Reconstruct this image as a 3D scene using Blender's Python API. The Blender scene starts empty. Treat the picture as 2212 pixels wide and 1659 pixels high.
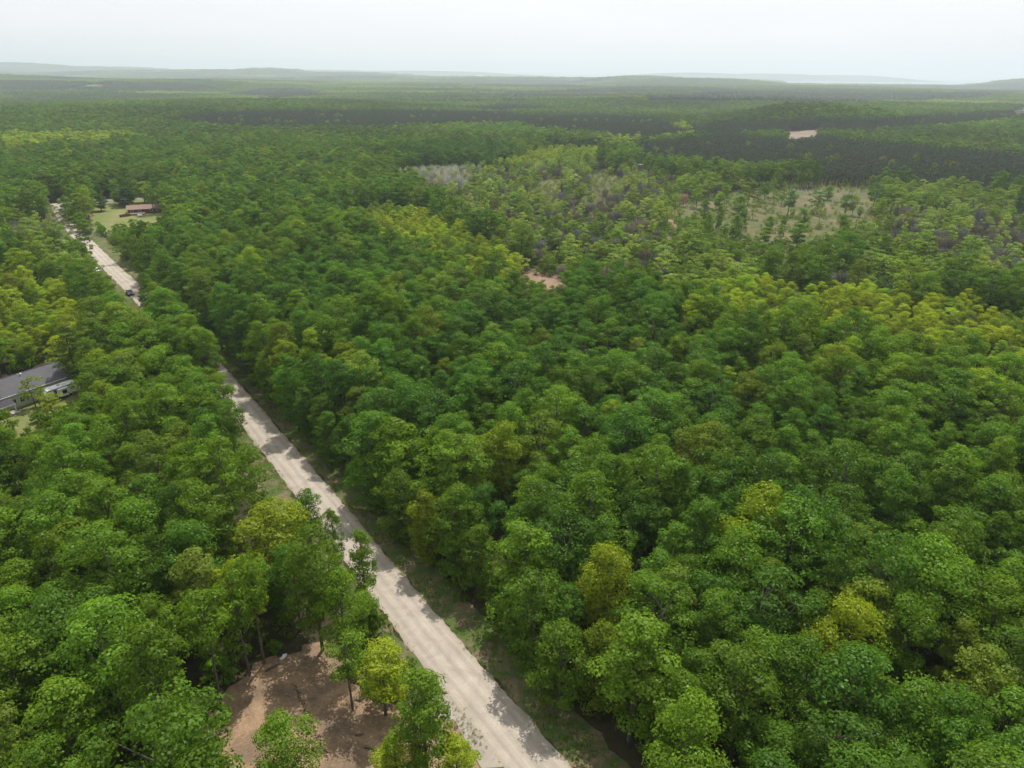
import bpy, math, random
import numpy as np
from mathutils import Matrix, Vector

S = bpy.context.scene
COL = S.collection
R = math.radians

# ------------------------------------------------------------------ camera
CAM_H = 75.0
PITCH = R(23.6)
ROLL = R(0.45)
cam_d = bpy.data.cameras.new("camera")
cam = bpy.data.objects.new("camera", cam_d)
COL.objects.link(cam)
cam_d.sensor_width = 36.0
cam_d.lens = 36.0 * 2082 / 3000
cam_d.clip_start = 0.5
cam_d.clip_end = 90000
cam.matrix_world = (Matrix.Translation((0, 0, CAM_H)) @ Matrix.Rotation(R(90) - PITCH, 4, 'X')
                    @ Matrix.Rotation(ROLL, 4, 'Z'))
S.camera = cam

# ------------------------------------------------------------------ sky, sun, exposure
SUN_EL = R(63)
SUN_DIR = Vector((0.28, 1.0, 0)).normalized()          # towards the sun, on the ground plane
w = bpy.data.worlds.new("World")
S.world = w
w.use_nodes = True
nt = w.node_tree
nt.nodes.clear()
N = nt.nodes.new
L = nt.links.new
sky = N('ShaderNodeTexSky')
sky.sky_type = 'NISHITA'
sky.sun_disc = False
sky.sun_elevation = SUN_EL
sky.sun_rotation = math.atan2(SUN_DIR.x, SUN_DIR.y)
sky.altitude = 100
sky.air_density = 1.0
sky.dust_density = 3.0
sky.ozone_density = 1.0
# a thin veil of high cloud over the blue
tc = N('ShaderNodeTexCoord')
mp = N('ShaderNodeMapping')
mp.inputs['Scale'].default_value = (1, 1, 6)
nz = N('ShaderNodeTexNoise')
nz.inputs['Scale'].default_value = 1.6
nz.inputs['Detail'].default_value = 4
nz.inputs['Roughness'].default_value = 0.5
rp = N('ShaderNodeMapRange')
rp.inputs['From Min'].default_value = 0.3
rp.inputs['From Max'].default_value = 0.7
rp.inputs['To Min'].default_value = 0.78
rp.inputs['To Max'].default_value = 0.96
mx = N('ShaderNodeMixRGB')
mx.inputs['Color2'].default_value = (10.1, 10.0, 10.2, 1)
bg = N('ShaderNodeBackground')
bg.inputs['Strength'].default_value = 0.1
out = N('ShaderNodeOutputWorld')
L(tc.outputs['Generated'], mp.inputs['Vector'])
L(mp.outputs['Vector'], nz.inputs['Vector'])
L(nz.outputs['Fac'], rp.inputs['Value'])
L(rp.outputs['Result'], mx.inputs['Fac'])
L(sky.outputs['Color'], mx.inputs['Color1'])
L(mx.outputs['Color'], bg.inputs['Color'])
L(bg.outputs['Background'], out.inputs['Surface'])

sun_d = bpy.data.lights.new("sun", 'SUN')
sun_d.energy = 4.8
sun_d.angle = R(0.6)
sun_d.color = (1.0, 0.94, 0.85)
sun = bpy.data.objects.new("sun", sun_d)
COL.objects.link(sun)
sun.location = (0, 0, 200)
to_sun = Vector((SUN_DIR.x * math.cos(SUN_EL), SUN_DIR.y * math.cos(SUN_EL), math.sin(SUN_EL)))
sun.rotation_euler = to_sun.to_track_quat('Z', 'Y').to_euler()

S.view_settings.view_transform = 'Standard'
S.view_settings.look = 'None'
S.view_settings.gamma = 1
S.view_settings.exposure = 0.05
S.view_settings.use_curve_mapping = False
S.cycles.max_bounces = 6
S.cycles.diffuse_bounces = 3
S.cycles.transmission_bounces = 3
S.cycles.volume_bounces = 2
S.cycles.use_denoising = True

# ------------------------------------------------------------------ places: a viewing ray meets the level z
F = 2082 * 2212 / 3000.0


def px(u, v, z=0.0):
    dx = (u - 1106.0) / F
    dy = (v - 829.5) / F
    c, s = math.cos(ROLL), math.sin(ROLL)
    dx, dy = dx * c + dy * s, -dx * s + dy * c
    t = (z - CAM_H) / -(math.sin(PITCH) + dy * math.cos(PITCH))
    return dx * t, (math.cos(PITCH) - dy * math.sin(PITCH)) * t


def proj(x, y, z):
    zz = z - CAM_H
    depth = y * math.cos(PITCH) - zz * math.sin(PITCH)
    dn = -(y * math.sin(PITCH) + zz * math.cos(PITCH)) * -1
    up = y * math.sin(PITCH) + zz * math.cos(PITCH)
    depth = np.maximum(depth, 1e-3)
    dx = x / depth
    dy = -up / depth
    c, s = math.cos(ROLL), math.sin(ROLL)
    dx, dy = dx * c - dy * s, dx * s + dy * c
    return 1106.0 + dx * F, 829.5 + dy * F


def inpoly(u, v, poly):
    ins = np.zeros(u.shape, bool)
    n = len(poly)
    for i in range(n):
        x1, y1 = poly[i]
        x2, y2 = poly[(i + 1) % n]
        if y1 == y2:
            continue
        c = ((y1 > v) != (y2 > v)) & (u < (x2 - x1) * (v - y1) / (y2 - y1) + x1)
        ins ^= c
    return ins


def smooth(a, b, x):
    t = np.clip((x - a) / (b - a), 0, 1)
    return t * t * (3 - 2 * t)


# ------------------------------------------------------------------ terrain
HILLS = [  # azimuth deg (right +), distance, height, half width across, half depth, skirt
    (-31, 3900, 24, 1500, 700), (-22, 4300, 20, 1300, 500), (-40, 4600, 30, 1500, 700),
    (-34, 12500, 140, 1500, 900), (-28, 12800, 110, 1300, 900), (-39, 12500, 130, 1500, 900),
    (-17.5, 8200, 88, 520, 600), (-20.5, 8400, 74, 900, 600), (-13, 8400, 58, 900, 600), (-24, 8600, 62, 1100, 600),
    (-7, 15500, 112, 2600, 900), (2, 34000, 124, 2000, 900), (8, 34000, 133, 1700, 900), (13, 16200, 124, 1500, 900),
    (18, 16500, 116, 1500, 800), (23, 17000, 104, 1500, 700), (-14, 14500, 118, 1800, 900),
    (-1, 9300, 12, 2300, 600), (-6, 6600, 20, 1500, 500),
    (9.5, 5800, 46, 480, 380), (13.5, 5500, 44, 620, 380), (4, 6300, 22, 1300, 500), (21.2, 1190, 21, 95, 75), (24.5, 1230, 17, 60, 70),
    (26, 6600, 18, 700, 450), (20, 6900, 14, 900, 400), (37, 8600, 92, 1500, 800), (34.5, 7400, 50, 420, 500),
    (44, 9000, 100, 1900, 900), (-46, 9000, 100, 1900, 900),
    (-20, 1500, 12, 380, 260), (-34, 1250, 9, 330, 230), (12, 1900, 10, 600, 260), (33, 1700, 10, 420, 300),
]
_rs = np.random.RandomState(5)
_WAV = [(_rs.uniform(0, 2 * math.pi), _rs.uniform(0, 6.28), wl, am) for wl, am in
        ((2600, 4.5), (1900, 4.0), (1100, 3.2), (760, 2.4), (430, 1.2), (5200, 4.0), (3400, 4.0))]


def hgt(x, y):
    x = np.asarray(x, float)
    y = np.asarray(y, float)
    r = np.hypot(x, y)
    z = np.zeros_like(r)
    for th, ph, wl, am in _WAV:
        z += am * np.sin((x * math.cos(th) + y * math.sin(th)) * 6.283 / wl + ph)
    k = smooth(650, 1500, r) * 0.6 + smooth(2000, 4000, r) * 0.3 - smooth(5000, 8000, r) * 0.5
    z = z * k
    far_hill = np.zeros_like(r)
    for az, d, h, wx, wy in HILLS:
        a = R(az)
        cx, cy = d * math.sin(a), d * math.cos(a)
        lx = (x - cx) * math.cos(a) - (y - cy) * math.sin(a)
        ly = (x - cx) * math.sin(a) + (y - cy) * math.cos(a)
        far_hill = np.maximum(far_hill, h * np.exp(-(np.abs(lx / wx) ** 2.6) - (ly / wy) ** 2))
    z = z + far_hill
    # the big lake lies beyond the plain, to the right
    az = np.degrees(np.arctan2(x, y))
    low = smooth(4800, 6500, r) * smooth(16, 20, az) * (1 - smooth(30, 33, az)) * (1 - smooth(14500, 15500, r))
    z = z * (1 - 0.85 * low) - 13 * low
    lake = smooth(7900, 8300, r) * smooth(19.0, 21.5, az) * (1 - smooth(40, 42, az))
    lake = lake * (1 - 0.0)
    keep = np.exp(-(((az - 22) / 6.5) ** 4) - ((r - 16800) / 1400.0) ** 4)
    lake = lake * (1 - keep)
    z = z * (1 - lake) - 16 * lake
    return z


# ------------------------------------------------------------------ mesh helpers
def mesh_np(name, V, Q=None, T=None, mats=(), mi=None, attrs=None, smooth_shade=False):
    me = bpy.data.meshes.new(name)
    V = np.asarray(V, np.float32).reshape(-1, 3)
    nq = 0 if Q is None else len(Q)
    ntr = 0 if T is None else len(T)
    me.vertices.add(len(V))
    me.vertices.foreach_set('co', V.ravel())
    idx = []
    if nq:
        idx.append(np.asarray(Q, np.int32).ravel())
    if ntr:
        idx.append(np.asarray(T, np.int32).ravel())
    idx = np.concatenate(idx)
    me.loops.add(len(idx))
    me.loops.foreach_set('vertex_index', idx)
    me.polygons.add(nq + ntr)
    st = np.concatenate([np.arange(nq) * 4, nq * 4 + np.arange(ntr) * 3]).astype(np.int32)
    me.polygons.foreach_set('loop_start', st)
    if mi is not None:
        me.polygons.foreach_set('material_index', np.asarray(mi, np.int32))
    if smooth_shade:
        me.polygons.foreach_set('use_smooth', np.ones(nq + ntr, bool))
    for m in mats:
        me.materials.append(m)
    for k, a in (attrs or {}).items():
        at = me.attributes.new(k, 'FLOAT', 'POINT')
        at.data.foreach_set('value', np.asarray(a, np.float32))
    me.update(calc_edges=True)
    me.validate()
    return me


class MB:
    """collects simple solids into one mesh"""

    def __init__(s):
        s.V = []
        s.P = []
        s.M = []

    def box(s, c, d, rz=0.0, m=0, tx=0.0):
        x, y, z = d[0] / 2, d[1] / 2, d[2] / 2
        b = len(s.V)
        M = Matrix.Translation(c) @ Matrix.Rotation(rz, 4, 'Z') @ Matrix.Rotation(tx, 4, 'X')
        for p in ((-x, -y, -z), (x, -y, -z), (x, y, -z), (-x, y, -z), (-x, -y, z), (x, -y, z), (x, y, z), (-x, y, z)):
            s.V.append(tuple(M @ Vector(p)))
        for f in ((0, 3, 2, 1), (4, 5, 6, 7), (0, 1, 5, 4), (1, 2, 6, 5), (2, 3, 7, 6), (3, 0, 4, 7)):
            s.P.append([b + i for i in f])
            s.M.append(m)
        return s

    def tube(s, pts, rad, n=6, m=0):
        pts = [Vector(p) for p in pts]
        b = len(s.V)
        for i, p in enumerate(pts):
            d = (pts[min(i + 1, len(pts) - 1)] - pts[max(i - 1, 0)]).normalized()
            a = d.orthogonal().normalized()
            c = d.cross(a)
            r = rad[i] if hasattr(rad, '__len__') else rad
            for k in range(n):
                t = 2 * math.pi * k / n
                s.V.append(tuple(p + a * (r * math.cos(t)) + c * (r * math.sin(t))))
        for i in range(len(pts) - 1):
            for k in range(n):
                s.P.append([b + i * n + k, b + i * n + (k + 1) % n, b + (i + 1) * n + (k + 1) % n, b + (i + 1) * n + k])
                s.M.append(m)
        s.P.append([b + k for k in range(n)][::-1])
        s.M.append(m)
        e = b + (len(pts) - 1) * n
        s.P.append([e + k for k in range(n)])
        s.M.append(m)
        return s

    def cyl(s, c, r, h, axis='Z', n=16, m=0):
        v = {'X': Vector((1, 0, 0)), 'Y': Vector((0, 1, 0)), 'Z': Vector((0, 0, 1))}[axis]
        c = Vector(c)
        return s.tube([c - v * h / 2, c + v * h / 2], r, n, m)

    def poly(s, pts, m=0):
        b = len(s.V)
        s.V += [tuple(p) for p in pts]
        s.P.append(list(range(b, b + len(pts))))
        s.M.append(m)
        return s

    def prism(s, prof, x0, x1, m=0):
        """profile in (y, z) swept along x"""
        b = len(s.V)
        n = len(prof)
        for x in (x0, x1):
            s.V += [(x, p[0], p[1]) for p in prof]
        s.P.append([b + i for i in range(n)][::-1])
        s.P.append([b + n + i for i in range(n)])
        s.M += [m, m]
        for i in range(n):
            j = (i + 1) % n
            s.P.append([b + i, b + j, b + n + j, b + n + i])
            s.M.append(m)
        return s

    def mesh(s, name, mats, bevel=0):
        me = bpy.data.meshes.new(name)
        me.from_pydata(s.V, [], s.P)
        for m in (mats if isinstance(mats, (list, tuple)) else [mats]):
            me.materials.append(m)
        me.polygons.foreach_set('material_index', s.M)
        me.update()
        return me

    def build(s, name, mats, parent=None, bevel=0, smooth_=False):
        import bmesh
        me = s.mesh(name, mats)
        bm = bmesh.new()
        bm.from_mesh(me)
        bmesh.ops.recalc_face_normals(bm, faces=bm.faces)
        if bevel:
            bmesh.ops.bevel(bm, geom=bm.edges[:], offset=bevel, segments=2, affect='EDGES', profile=0.6)
        bm.to_mesh(me)
        bm.free()
        if smooth_:
            me.polygons.foreach_set('use_smooth', [True] * len(me.polygons))
        return link(name, me, parent)


def link(name, me, parent=None):
    o = bpy.data.objects.new(name, me)
    COL.objects.link(o)
    if parent is not None:
        o.parent = parent
    return o


def tag(o, label=None, cat=None, group=None, kind=None):
    if label:
        o['label'] = label
    if cat:
        o['category'] = cat
    if group:
        o['group'] = group
    if kind:
        o['kind'] = kind
    return o


def empty(name, loc, rz=0.0, **k):
    o = bpy.data.objects.new(name, None)
    COL.objects.link(o)
    o.location = loc
    o.rotation_euler = (0, 0, rz)
    o.empty_display_size = 0.5
    return tag(o, **k)


# ------------------------------------------------------------------ materials
def mat(name):
    m = bpy.data.materials.new(name)
    m.use_nodes = True
    m.node_tree.nodes.clear()
    o = m.node_tree.nodes.new('ShaderNodeOutputMaterial')
    return m, m.node_tree, o


def ramp(nt, fac, stops):
    r = nt.nodes.new('ShaderNodeValToRGB')
    e = r.color_ramp.elements
    while len(e) < len(stops):
        e.new(0.5)
    for i, (p, c) in enumerate(stops):
        e[i].position = p
        e[i].color = (*c, 1) if len(c) == 3 else c
    nt.links.new(fac, r.inputs['Fac'])
    return r.outputs['Color']


def noise(nt, vec, scale, detail=4, rough=0.55, dist=0.0):
    n = nt.nodes.new('ShaderNodeTexNoise')
    n.inputs['Scale'].default_value = scale
    n.inputs['Detail'].default_value = detail
    n.inputs['Roughness'].default_value = rough
    n.inputs['Distortion'].default_value = dist
    if vec is not None:
        nt.links.new(vec, n.inputs['Vector'])
    return n.outputs['Fac']


def worldpos(nt):
    return nt.nodes.new('ShaderNodeNewGeometry').outputs['Position']


def mixc(nt, fac, a, b, mode='MIX'):
    m = nt.nodes.new('ShaderNodeMixRGB')
    m.blend_type = mode
    for sock, val in (('Fac', fac), ('Color1', a), ('Color2', b)):
        if isinstance(val, bpy.types.NodeSocket):
            nt.links.new(val, m.inputs[sock])
        elif sock == 'Fac':
            m.inputs[sock].default_value = val
        else:
            m.inputs[sock].default_value = (*val, 1)
    return m.outputs['Color']


def principled(nt, out, col, rough=0.9, bump=None, bstr=0.3, bdist=0.1, spec=0.2, metal=0.0):
    p = nt.nodes.new('ShaderNodeBsdfPrincipled')
    if isinstance(col, bpy.types.NodeSocket):
        nt.links.new(col, p.inputs['Base Color'])
    else:
        p.inputs['Base Color'].default_value = (*col, 1)
    p.inputs['Roughness'].default_value = rough
    p.inputs['Metallic'].default_value = metal
    p.inputs['Specular IOR Level'].default_value = spec
    if bump is not None:
        b = nt.nodes.new('ShaderNodeBump')
        b.inputs['Strength'].default_value = bstr
        b.inputs['Distance'].default_value = bdist
        nt.links.new(bump, b.inputs['Height'])
        nt.links.new(b.outputs['Normal'], p.inputs['Normal'])
    nt.links.new(p.outputs['BSDF'], out.inputs['Surface'])
    return p


def simple(name, c1, c2=None, scale=3.0, rough=0.8, bstr=0.0, spec=0.2, metal=0.0, detail=5, stretch=None):
    m, nt, o = mat(name)
    tcn = nt.nodes.new('ShaderNodeTexCoord')
    v = tcn.outputs['Object']
    if stretch:
        mpn = nt.nodes.new('ShaderNodeMapping')
        mpn.inputs['Scale'].default_value = stretch
        nt.links.new(v, mpn.inputs['Vector'])
        v = mpn.outputs['Vector']
    f = noise(nt, v, scale, detail)
    c2 = c2 or tuple(min(1, x * 0.8) for x in c1)
    col = ramp(nt, f, [(0.3, c2), (0.7, c1)])
    principled(nt, o, col, rough, f if bstr else None, bstr, 0.03, spec, metal)
    return m


def leaf_mat(name, trans=0.42, gloss=0.05, bright=1.0, vamp=0.5):
    m, nt, o = mat(name)
    at = nt.nodes.new('ShaderNodeAttribute')
    at.attribute_type = 'INSTANCER'
    at.attribute_name = 'tint'
    va = nt.nodes.new('ShaderNodeAttribute')
    va.attribute_name = 'var'
    k = nt.nodes.new('ShaderNodeMapRange')
    k.inputs['To Min'].default_value = bright * (1 - vamp * 0.7)
    k.inputs['To Max'].default_value = bright * (1 + vamp)
    nt.links.new(va.outputs['Fac'], k.inputs['Value'])
    col = mixc(nt, 1.0, at.outputs['Color'], k.outputs['Result'], 'MULTIPLY')
    tcol = mixc(nt, 1.0, col, (1.5, 1.5, 0.5), 'MULTIPLY')
    d = nt.nodes.new('ShaderNodeBsdfDiffuse')
    t = nt.nodes.new('ShaderNodeBsdfTranslucent')
    g = nt.nodes.new('ShaderNodeBsdfGlossy')
    g.inputs['Roughness'].default_value = 0.45
    nt.links.new(col, d.inputs['Color'])
    nt.links.new(tcol, t.inputs['Color'])
    a = nt.nodes.new('ShaderNodeMixShader')
    a.inputs['Fac'].default_value = trans
    nt.links.new(d.outputs[0], a.inputs[1])
    nt.links.new(t.outputs[0], a.inputs[2])
    b = nt.nodes.new('ShaderNodeMixShader')
    b.inputs['Fac'].default_value = gloss
    nt.links.new(a.outputs[0], b.inputs[1])
    nt.links.new(g.outputs[0], b.inputs[2])
    nt.links.new(b.outputs[0], o.inputs['Surface'])
    return m


M_LEAF = leaf_mat('broad_leaves', gloss=0.01)
M_NEEDLE = leaf_mat('conifer_needles', trans=0.15, gloss=0.03)
M_TWIG = leaf_mat('grey_twigs', trans=0.0, gloss=0.0)
M_BARK = simple('bark', (0.17, 0.15, 0.125), (0.07, 0.06, 0.05), 4, 0.9, 0.5, stretch=(1, 1, 0.3))
M_DEADWOOD = simple('dead_wood', (0.2, 0.19, 0.18), (0.12, 0.11, 0.105), 3, 0.85, 0.3)


def ground_mat():
    m, nt, o = mat('forest_floor')
    P = worldpos(nt)
    a = noise(nt, P, 0.9, 6, 0.65)
    near = ramp(nt, a, [(0.25, (0.022, 0.02, 0.012)), (0.5, (0.055, 0.045, 0.028)), (0.62, (0.035, 0.05, 0.018)), (0.8, (0.10, 0.075, 0.05))])
    b = noise(nt, P, 0.0011, 6, 0.6, 0.4)
    c = noise(nt, P, 0.02, 5, 0.7)
    far = ramp(nt, b, [(0.35, (0.022, 0.032, 0.02)), (0.47, (0.035, 0.06, 0.025)), (0.6, (0.05, 0.085, 0.03)), (0.72, (0.075, 0.10, 0.045))])
    far = mixc(nt, 0.5, far, ramp(nt, c, [(0.3, (0.35, 0.35, 0.35)), (0.7, (1.1, 1.1, 1.1))]), 'MULTIPLY')
    at = nt.nodes.new('ShaderNodeAttribute')
    at.attribute_name = 'farwood'
    col = mixc(nt, at.outputs['Fac'], near, far)
    principled(nt, o, col, 1.0, a, 0.5, 0.3, 0.05)
    return m


def grass_mat(name, stops, s1=0.35, s2=6.0, bstr=0.6):
    m, nt, o = mat(name)
    P = worldpos(nt)
    a = noise(nt, P, s1, 6, 0.68, 0.6)
    b = noise(nt, P, s2, 5, 0.7)
    col = ramp(nt, a, stops)
    col = mixc(nt, 0.6, col, ramp(nt, b, [(0.3, (0.5, 0.5, 0.5)), (0.7, (1.3, 1.3, 1.3))]), 'MULTIPLY')
    principled(nt, o, col, 1.0, b, bstr, 0.12, 0.05)
    return m


M_GROUND = ground_mat()
M_VERGE = grass_mat('verge_grass', [(0.28, (0.055, 0.10, 0.022)), (0.47, (0.085, 0.12, 0.038)), (0.57, (0.15, 0.13, 0.075)), (0.70, (0.26, 0.19, 0.13))])
M_LAWN = grass_mat('lawn_grass', [(0.3, (0.12, 0.16, 0.045)), (0.5, (0.17, 0.19, 0.07)), (0.7, (0.24, 0.21, 0.10))], 0.08, 1.5)
M_MEADOW = grass_mat('meadow_grass', [(0.3, (0.05, 0.08, 0.022)), (0.45, (0.09, 0.11, 0.042)), (0.55, (0.135, 0.118, 0.068)), (0.72, (0.21, 0.165, 0.12))], 0.06, 1.0)
M_SCRUB = grass_mat('scrub_ground', [(0.3, (0.045, 0.065, 0.022)), (0.5, (0.08, 0.085, 0.04)), (0.7, (0.13, 0.11, 0.075))], 0.05, 0.8)
M_DIRT = grass_mat('bare_dirt', [(0.28, (0.13, 0.10, 0.08)), (0.42, (0.20, 0.145, 0.10)), (0.55, (0.30, 0.205, 0.128)), (0.72, (0.33, 0.25, 0.18))], 0.22, 3.0, 0.5)
M_SAND = grass_mat('pink_sand', [(0.3, (0.18, 0.125, 0.09)), (0.6, (0.27, 0.19, 0.14)), (0.8, (0.34, 0.26, 0.2))], 0.1, 2.0, 0.4)
M_FIELD = grass_mat('pale_field', [(0.3, (0.17, 0.14, 0.11)), (0.6, (0.26, 0.215, 0.175)), (0.8, (0.34, 0.30, 0.26))], 0.02, 0.2, 0.2)


def gravel_mat(name, base, track):
    m, nt, o = mat(name)
    uv = nt.nodes.new('ShaderNodeAttribute')
    uv.attribute_name = 'road_uv'
    P = worldpos(nt)
    mpn = nt.nodes.new('ShaderNodeMapping')
    mpn.inputs['Scale'].default_value = (5.0, 0.05, 1)
    nt.links.new(uv.outputs['Vector'], mpn.inputs['Vector'])
    st = noise(nt, mpn.outputs['Vector'], 1.0, 6, 0.7, 0.15)
    fine = noise(nt, P, 7.0, 6, 0.75)
    patch = noise(nt, P, 0.35, 6, 0.7, 0.8)
    col = ramp(nt, patch, [(0.3, tuple(c * 0.82 for c in base)), (0.7, tuple(c * 1.15 for c in base))])
    col = mixc(nt, 0.38, col, ramp(nt, st, [(0.30, (0.72, 0.72, 0.73)), (0.5, (1, 1, 1)), (0.7, (1.2, 1.19, 1.16))]), 'MULTIPLY')
    col = mixc(nt, 0.5, col, ramp(nt, fine, [(0.3, (0.75, 0.75, 0.75)), (0.7, (1.2, 1.2, 1.2))]), 'MULTIPLY')
    sx = nt.nodes.new('ShaderNodeSeparateXYZ')
    nt.links.new(uv.outputs['Vector'], sx.inputs[0])
    ab = nt.nodes.new('ShaderNodeMath')
    ab.operation = 'ABSOLUTE'
    nt.links.new(sx.outputs[0], ab.inputs[0])
    wob_ = nt.nodes.new('ShaderNodeMath')
    wob_.operation = 'MULTIPLY_ADD'
    nt.links.new(patch, wob_.inputs[0])
    wob_.inputs[1].default_value = 0.5
    nt.links.new(ab.outputs[0], wob_.inputs[2])
    dv = nt.nodes.new('ShaderNodeMath')
    dv.operation = 'DIVIDE'
    nt.links.new(wob_.outputs[0], dv.inputs[0])
    dv.inputs[1].default_value = 3.8
    tr_ = ramp(nt, dv.outputs[0], [(0.08, (0.88, 0.88, 0.88)), (0.26, (1.12, 1.12, 1.11)), (0.40, (1.08, 1.08, 1.07)), (0.52, (0.86, 0.85, 0.84)),
                                   (0.70, (1.05, 1.05, 1.04)), (0.86, (0.92, 0.90, 0.86)), (0.97, (0.66, 0.62, 0.54))])
    col = mixc(nt, 0.8, col, tr_, 'MULTIPLY')
    principled(nt, o, col, 0.95, fine, 0.5, 0.05, 0.1)
    return m


M_HAY = grass_mat('pale_hillside_grass', [(0.3, (0.11, 0.14, 0.07)), (0.7, (0.19, 0.2, 0.12))], 0.02, 0.2, 0.2)

M_GRAVEL = gravel_mat('pale_gravel', (0.35, 0.312, 0.265), 0)
M_ASPHALT = gravel_mat('old_asphalt', (0.20, 0.205, 0.22), 0)

# ------------------------------------------------------------------ ground
az_f = np.radians(np.concatenate([np.arange(-60, 60, 0.5), np.arange(60, 300, 4.0)]))
rad = np.concatenate([[3], np.arange(20, 700, 25), np.geomspace(700, 40000, 150)])
na, nr = len(az_f), len(rad)
AA, RR = np.meshgrid(az_f, rad)
GX, GY = RR * np.sin(AA), RR * np.cos(AA)
GZ = hgt(GX, GY)
GV = np.stack([GX, GY, GZ], -1).reshape(-1, 3)
i, j = np.meshgrid(np.arange(nr - 1), np.arange(na), indexing='ij')
jn = (j + 1) % na
GQ = np.stack([i * na + j, (i + 1) * na + j, (i + 1) * na + jn, i * na + jn], -1).reshape(-1, 4)[:, ::-1]
GV = np.vstack([GV, [[0, 0, 0]]])
c0 = len(GV) - 1
GT = np.stack([np.full(na, c0), np.arange(na), (np.arange(na) + 1) % na], -1)[:, ::-1]
fw = np.append(smooth(9000, 13000, RR).ravel(), 0)
ground = link('ground', mesh_np('ground', GV, GQ, GT, [M_GROUND], attrs={'farwood': fw}, smooth_shade=True))
tag(ground, kind='structure')

# the lake at the horizon
lk = []
for a in np.arange(19, 43, 1.0):
    lk.append((8000 * math.sin(R(a)), 8000 * math.cos(R(a)), -12.0))
for a in np.arange(42, 18, -1.0):
    lk.append((39000 * math.sin(R(a)), 39000 * math.cos(R(a)), -12.0))
m, nt_, o_ = mat('lake_water')
wv = noise(nt_, worldpos(nt_), 0.02, 4)
principled(nt_, o_, (0.03, 0.05, 0.06), 0.12, wv, 0.15, 0.5, 0.5)
tag(MB().poly(lk).build('lake', m), kind='structure')

# ------------------------------------------------------------------ the gravel road
RP = [(40.0, 6.5), (2.8, 59.8), (-14, 83.2), (-37.0, 116.3), (-61.6, 151.0), (-98.5, 203.0), (-132.8, 250.5), (-164.5, 295.5),
      (-181.0, 318.5), (-222.5, 376.5), (-262.0, 432.0), (-264.5, 440.0)]
RP = [(40.0, 6.5), (2.8, 59.8), (-14.2, 83.0), (-37.0, 116.0), (-61.6, 151.0), (-98.0, 202.0), (-133.0, 246.0),
      (-141.0, 257.0), (-164.5, 286.0), (-182.0, 308.5), (-223.0, 361.5), (-240, 384.0), (-270.0, 427.0), (-280.0, 441.0)]


def resample(P, step):
    P = np.array(P, float)
    d = np.r_[0, np.cumsum(np.hypot(*np.diff(P, axis=0).T))]
    s = np.arange(0, d[-1] + step, step)
    s[-1] = d[-1]
    X = np.interp(s, d, P[:, 0])
    Y = np.interp(s, d, P[:, 1])
    k = max(1, int(14 / step))
    ker = np.ones(2 * k + 1) / (2 * k + 1)
    Xp = np.convolve(np.pad(X, k, mode='reflect', reflect_type='odd'), ker, 'valid')
    Yp = np.convolve(np.pad(Y, k, mode='reflect', reflect_type='odd'), ker, 'valid')
    return np.stack([Xp, Yp], -1), s


def strip(P, s, offs, zf, name, material, seed=0, edge=0.3):
    rs = np.random.RandomState(seed)
    t = np.gradient(P, axis=0)
    t /= np.linalg.norm(t, axis=1)[:, None]
    nrm = np.stack([t[:, 1], -t[:, 0]], -1)          # to the right of travel
    n = len(P)
    V, UV = [], []
    e0 = np.convolve(rs.randn(n + 6), np.ones(3) / 3, 'same')[3:-3] * edge
    e1 = np.convolve(rs.randn(n + 6), np.ones(3) / 3, 'same')[3:-3] * edge
    for k in range(n):
        for q, of in enumerate(offs):
            o = of + (e0[k] if q == 0 else e1[k] if q == len(offs) - 1 else 0)
            p = P[k] + nrm[k] * o
            V.append((p[0], p[1], zf(o)))
            UV.append((o, s[k], 0))
    m = len(offs)
    Q = [(a * m + b, (a + 1) * m + b, (a + 1) * m + b + 1, a * m + b + 1) for a in range(n - 1) for b in range(m - 1)]
    me = mesh_np(name, V, np.array(Q)[:, ::-1], None, [material], smooth_shade=True)
    at = me.attributes.new('road_uv', 'FLOAT_VECTOR', 'POINT')
    at.data.foreach_set('vector', np.array(UV, np.float32).ravel())
    return link(name, me)


RC, RS_ = resample(RP, 0.8)
HALF = 3.25
road = strip(RC, RS_, [-3.35, -2.8, -2, -1, 0, 1, 2, 2.8, 3.3], lambda o: 0.03 + 0.09 * (1 - min(1, abs(o) / 3.4) ** 2), 'gravel_road', M_GRAVEL, 1, 0.28)
tag(road, kind='structure')
vg = strip(RC, RS_, [-9, -6, -3.3], lambda o: 0.012, 'left_verge', M_VERGE, 2, 0.5)
tag(vg, kind='structure')
vg = strip(RC, RS_, [3.3, 6, 9], lambda o: 0.012, 'right_verge', M_VERGE, 3, 0.5)
tag(vg, kind='structure')
XP, XS = resample([(-420, 330), (-330, 402), (-291, 433.5), (-252, 458), (-213, 472), (-150, 486), (-60, 495)], 3)
tag(strip(XP, XS, [-3.4, -1.7, 0, 1.7, 3.4], lambda o: 0.022, 'paved_road', M_ASPHALT, 4, 0.05), kind='structure')


def road_n(x, y):
    """signed distance from the road's centre line (right +) and distance along it"""
    x = np.asarray(x, float)
    y = np.asarray(y, float)
    best = np.full(x.shape, 1e9)
    sg = np.zeros(x.shape)
    al = np.zeros(x.shape)
    Pc = RC[::8]
    Sc = RS_[::8]
    for k in range(len(Pc) - 1):
        a, b = Pc[k], Pc[k + 1]
        d = b - a
        l2 = d @ d
        t = np.clip(((x - a[0]) * d[0] + (y - a[1]) * d[1]) / l2, 0, 1)
        ex, ey = x - a[0] - t * d[0], y - a[1] - t * d[1]
        dist = np.hypot(ex, ey)
        cr = np.sign(ex * d[1] - ey * d[0])
        u = dist < best
        best[u] = dist[u]
        sg[u] = cr[u]
        al[u] = (Sc[k] + t * (Sc[k + 1] - Sc[k]))[u]
    return best * sg, al


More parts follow.
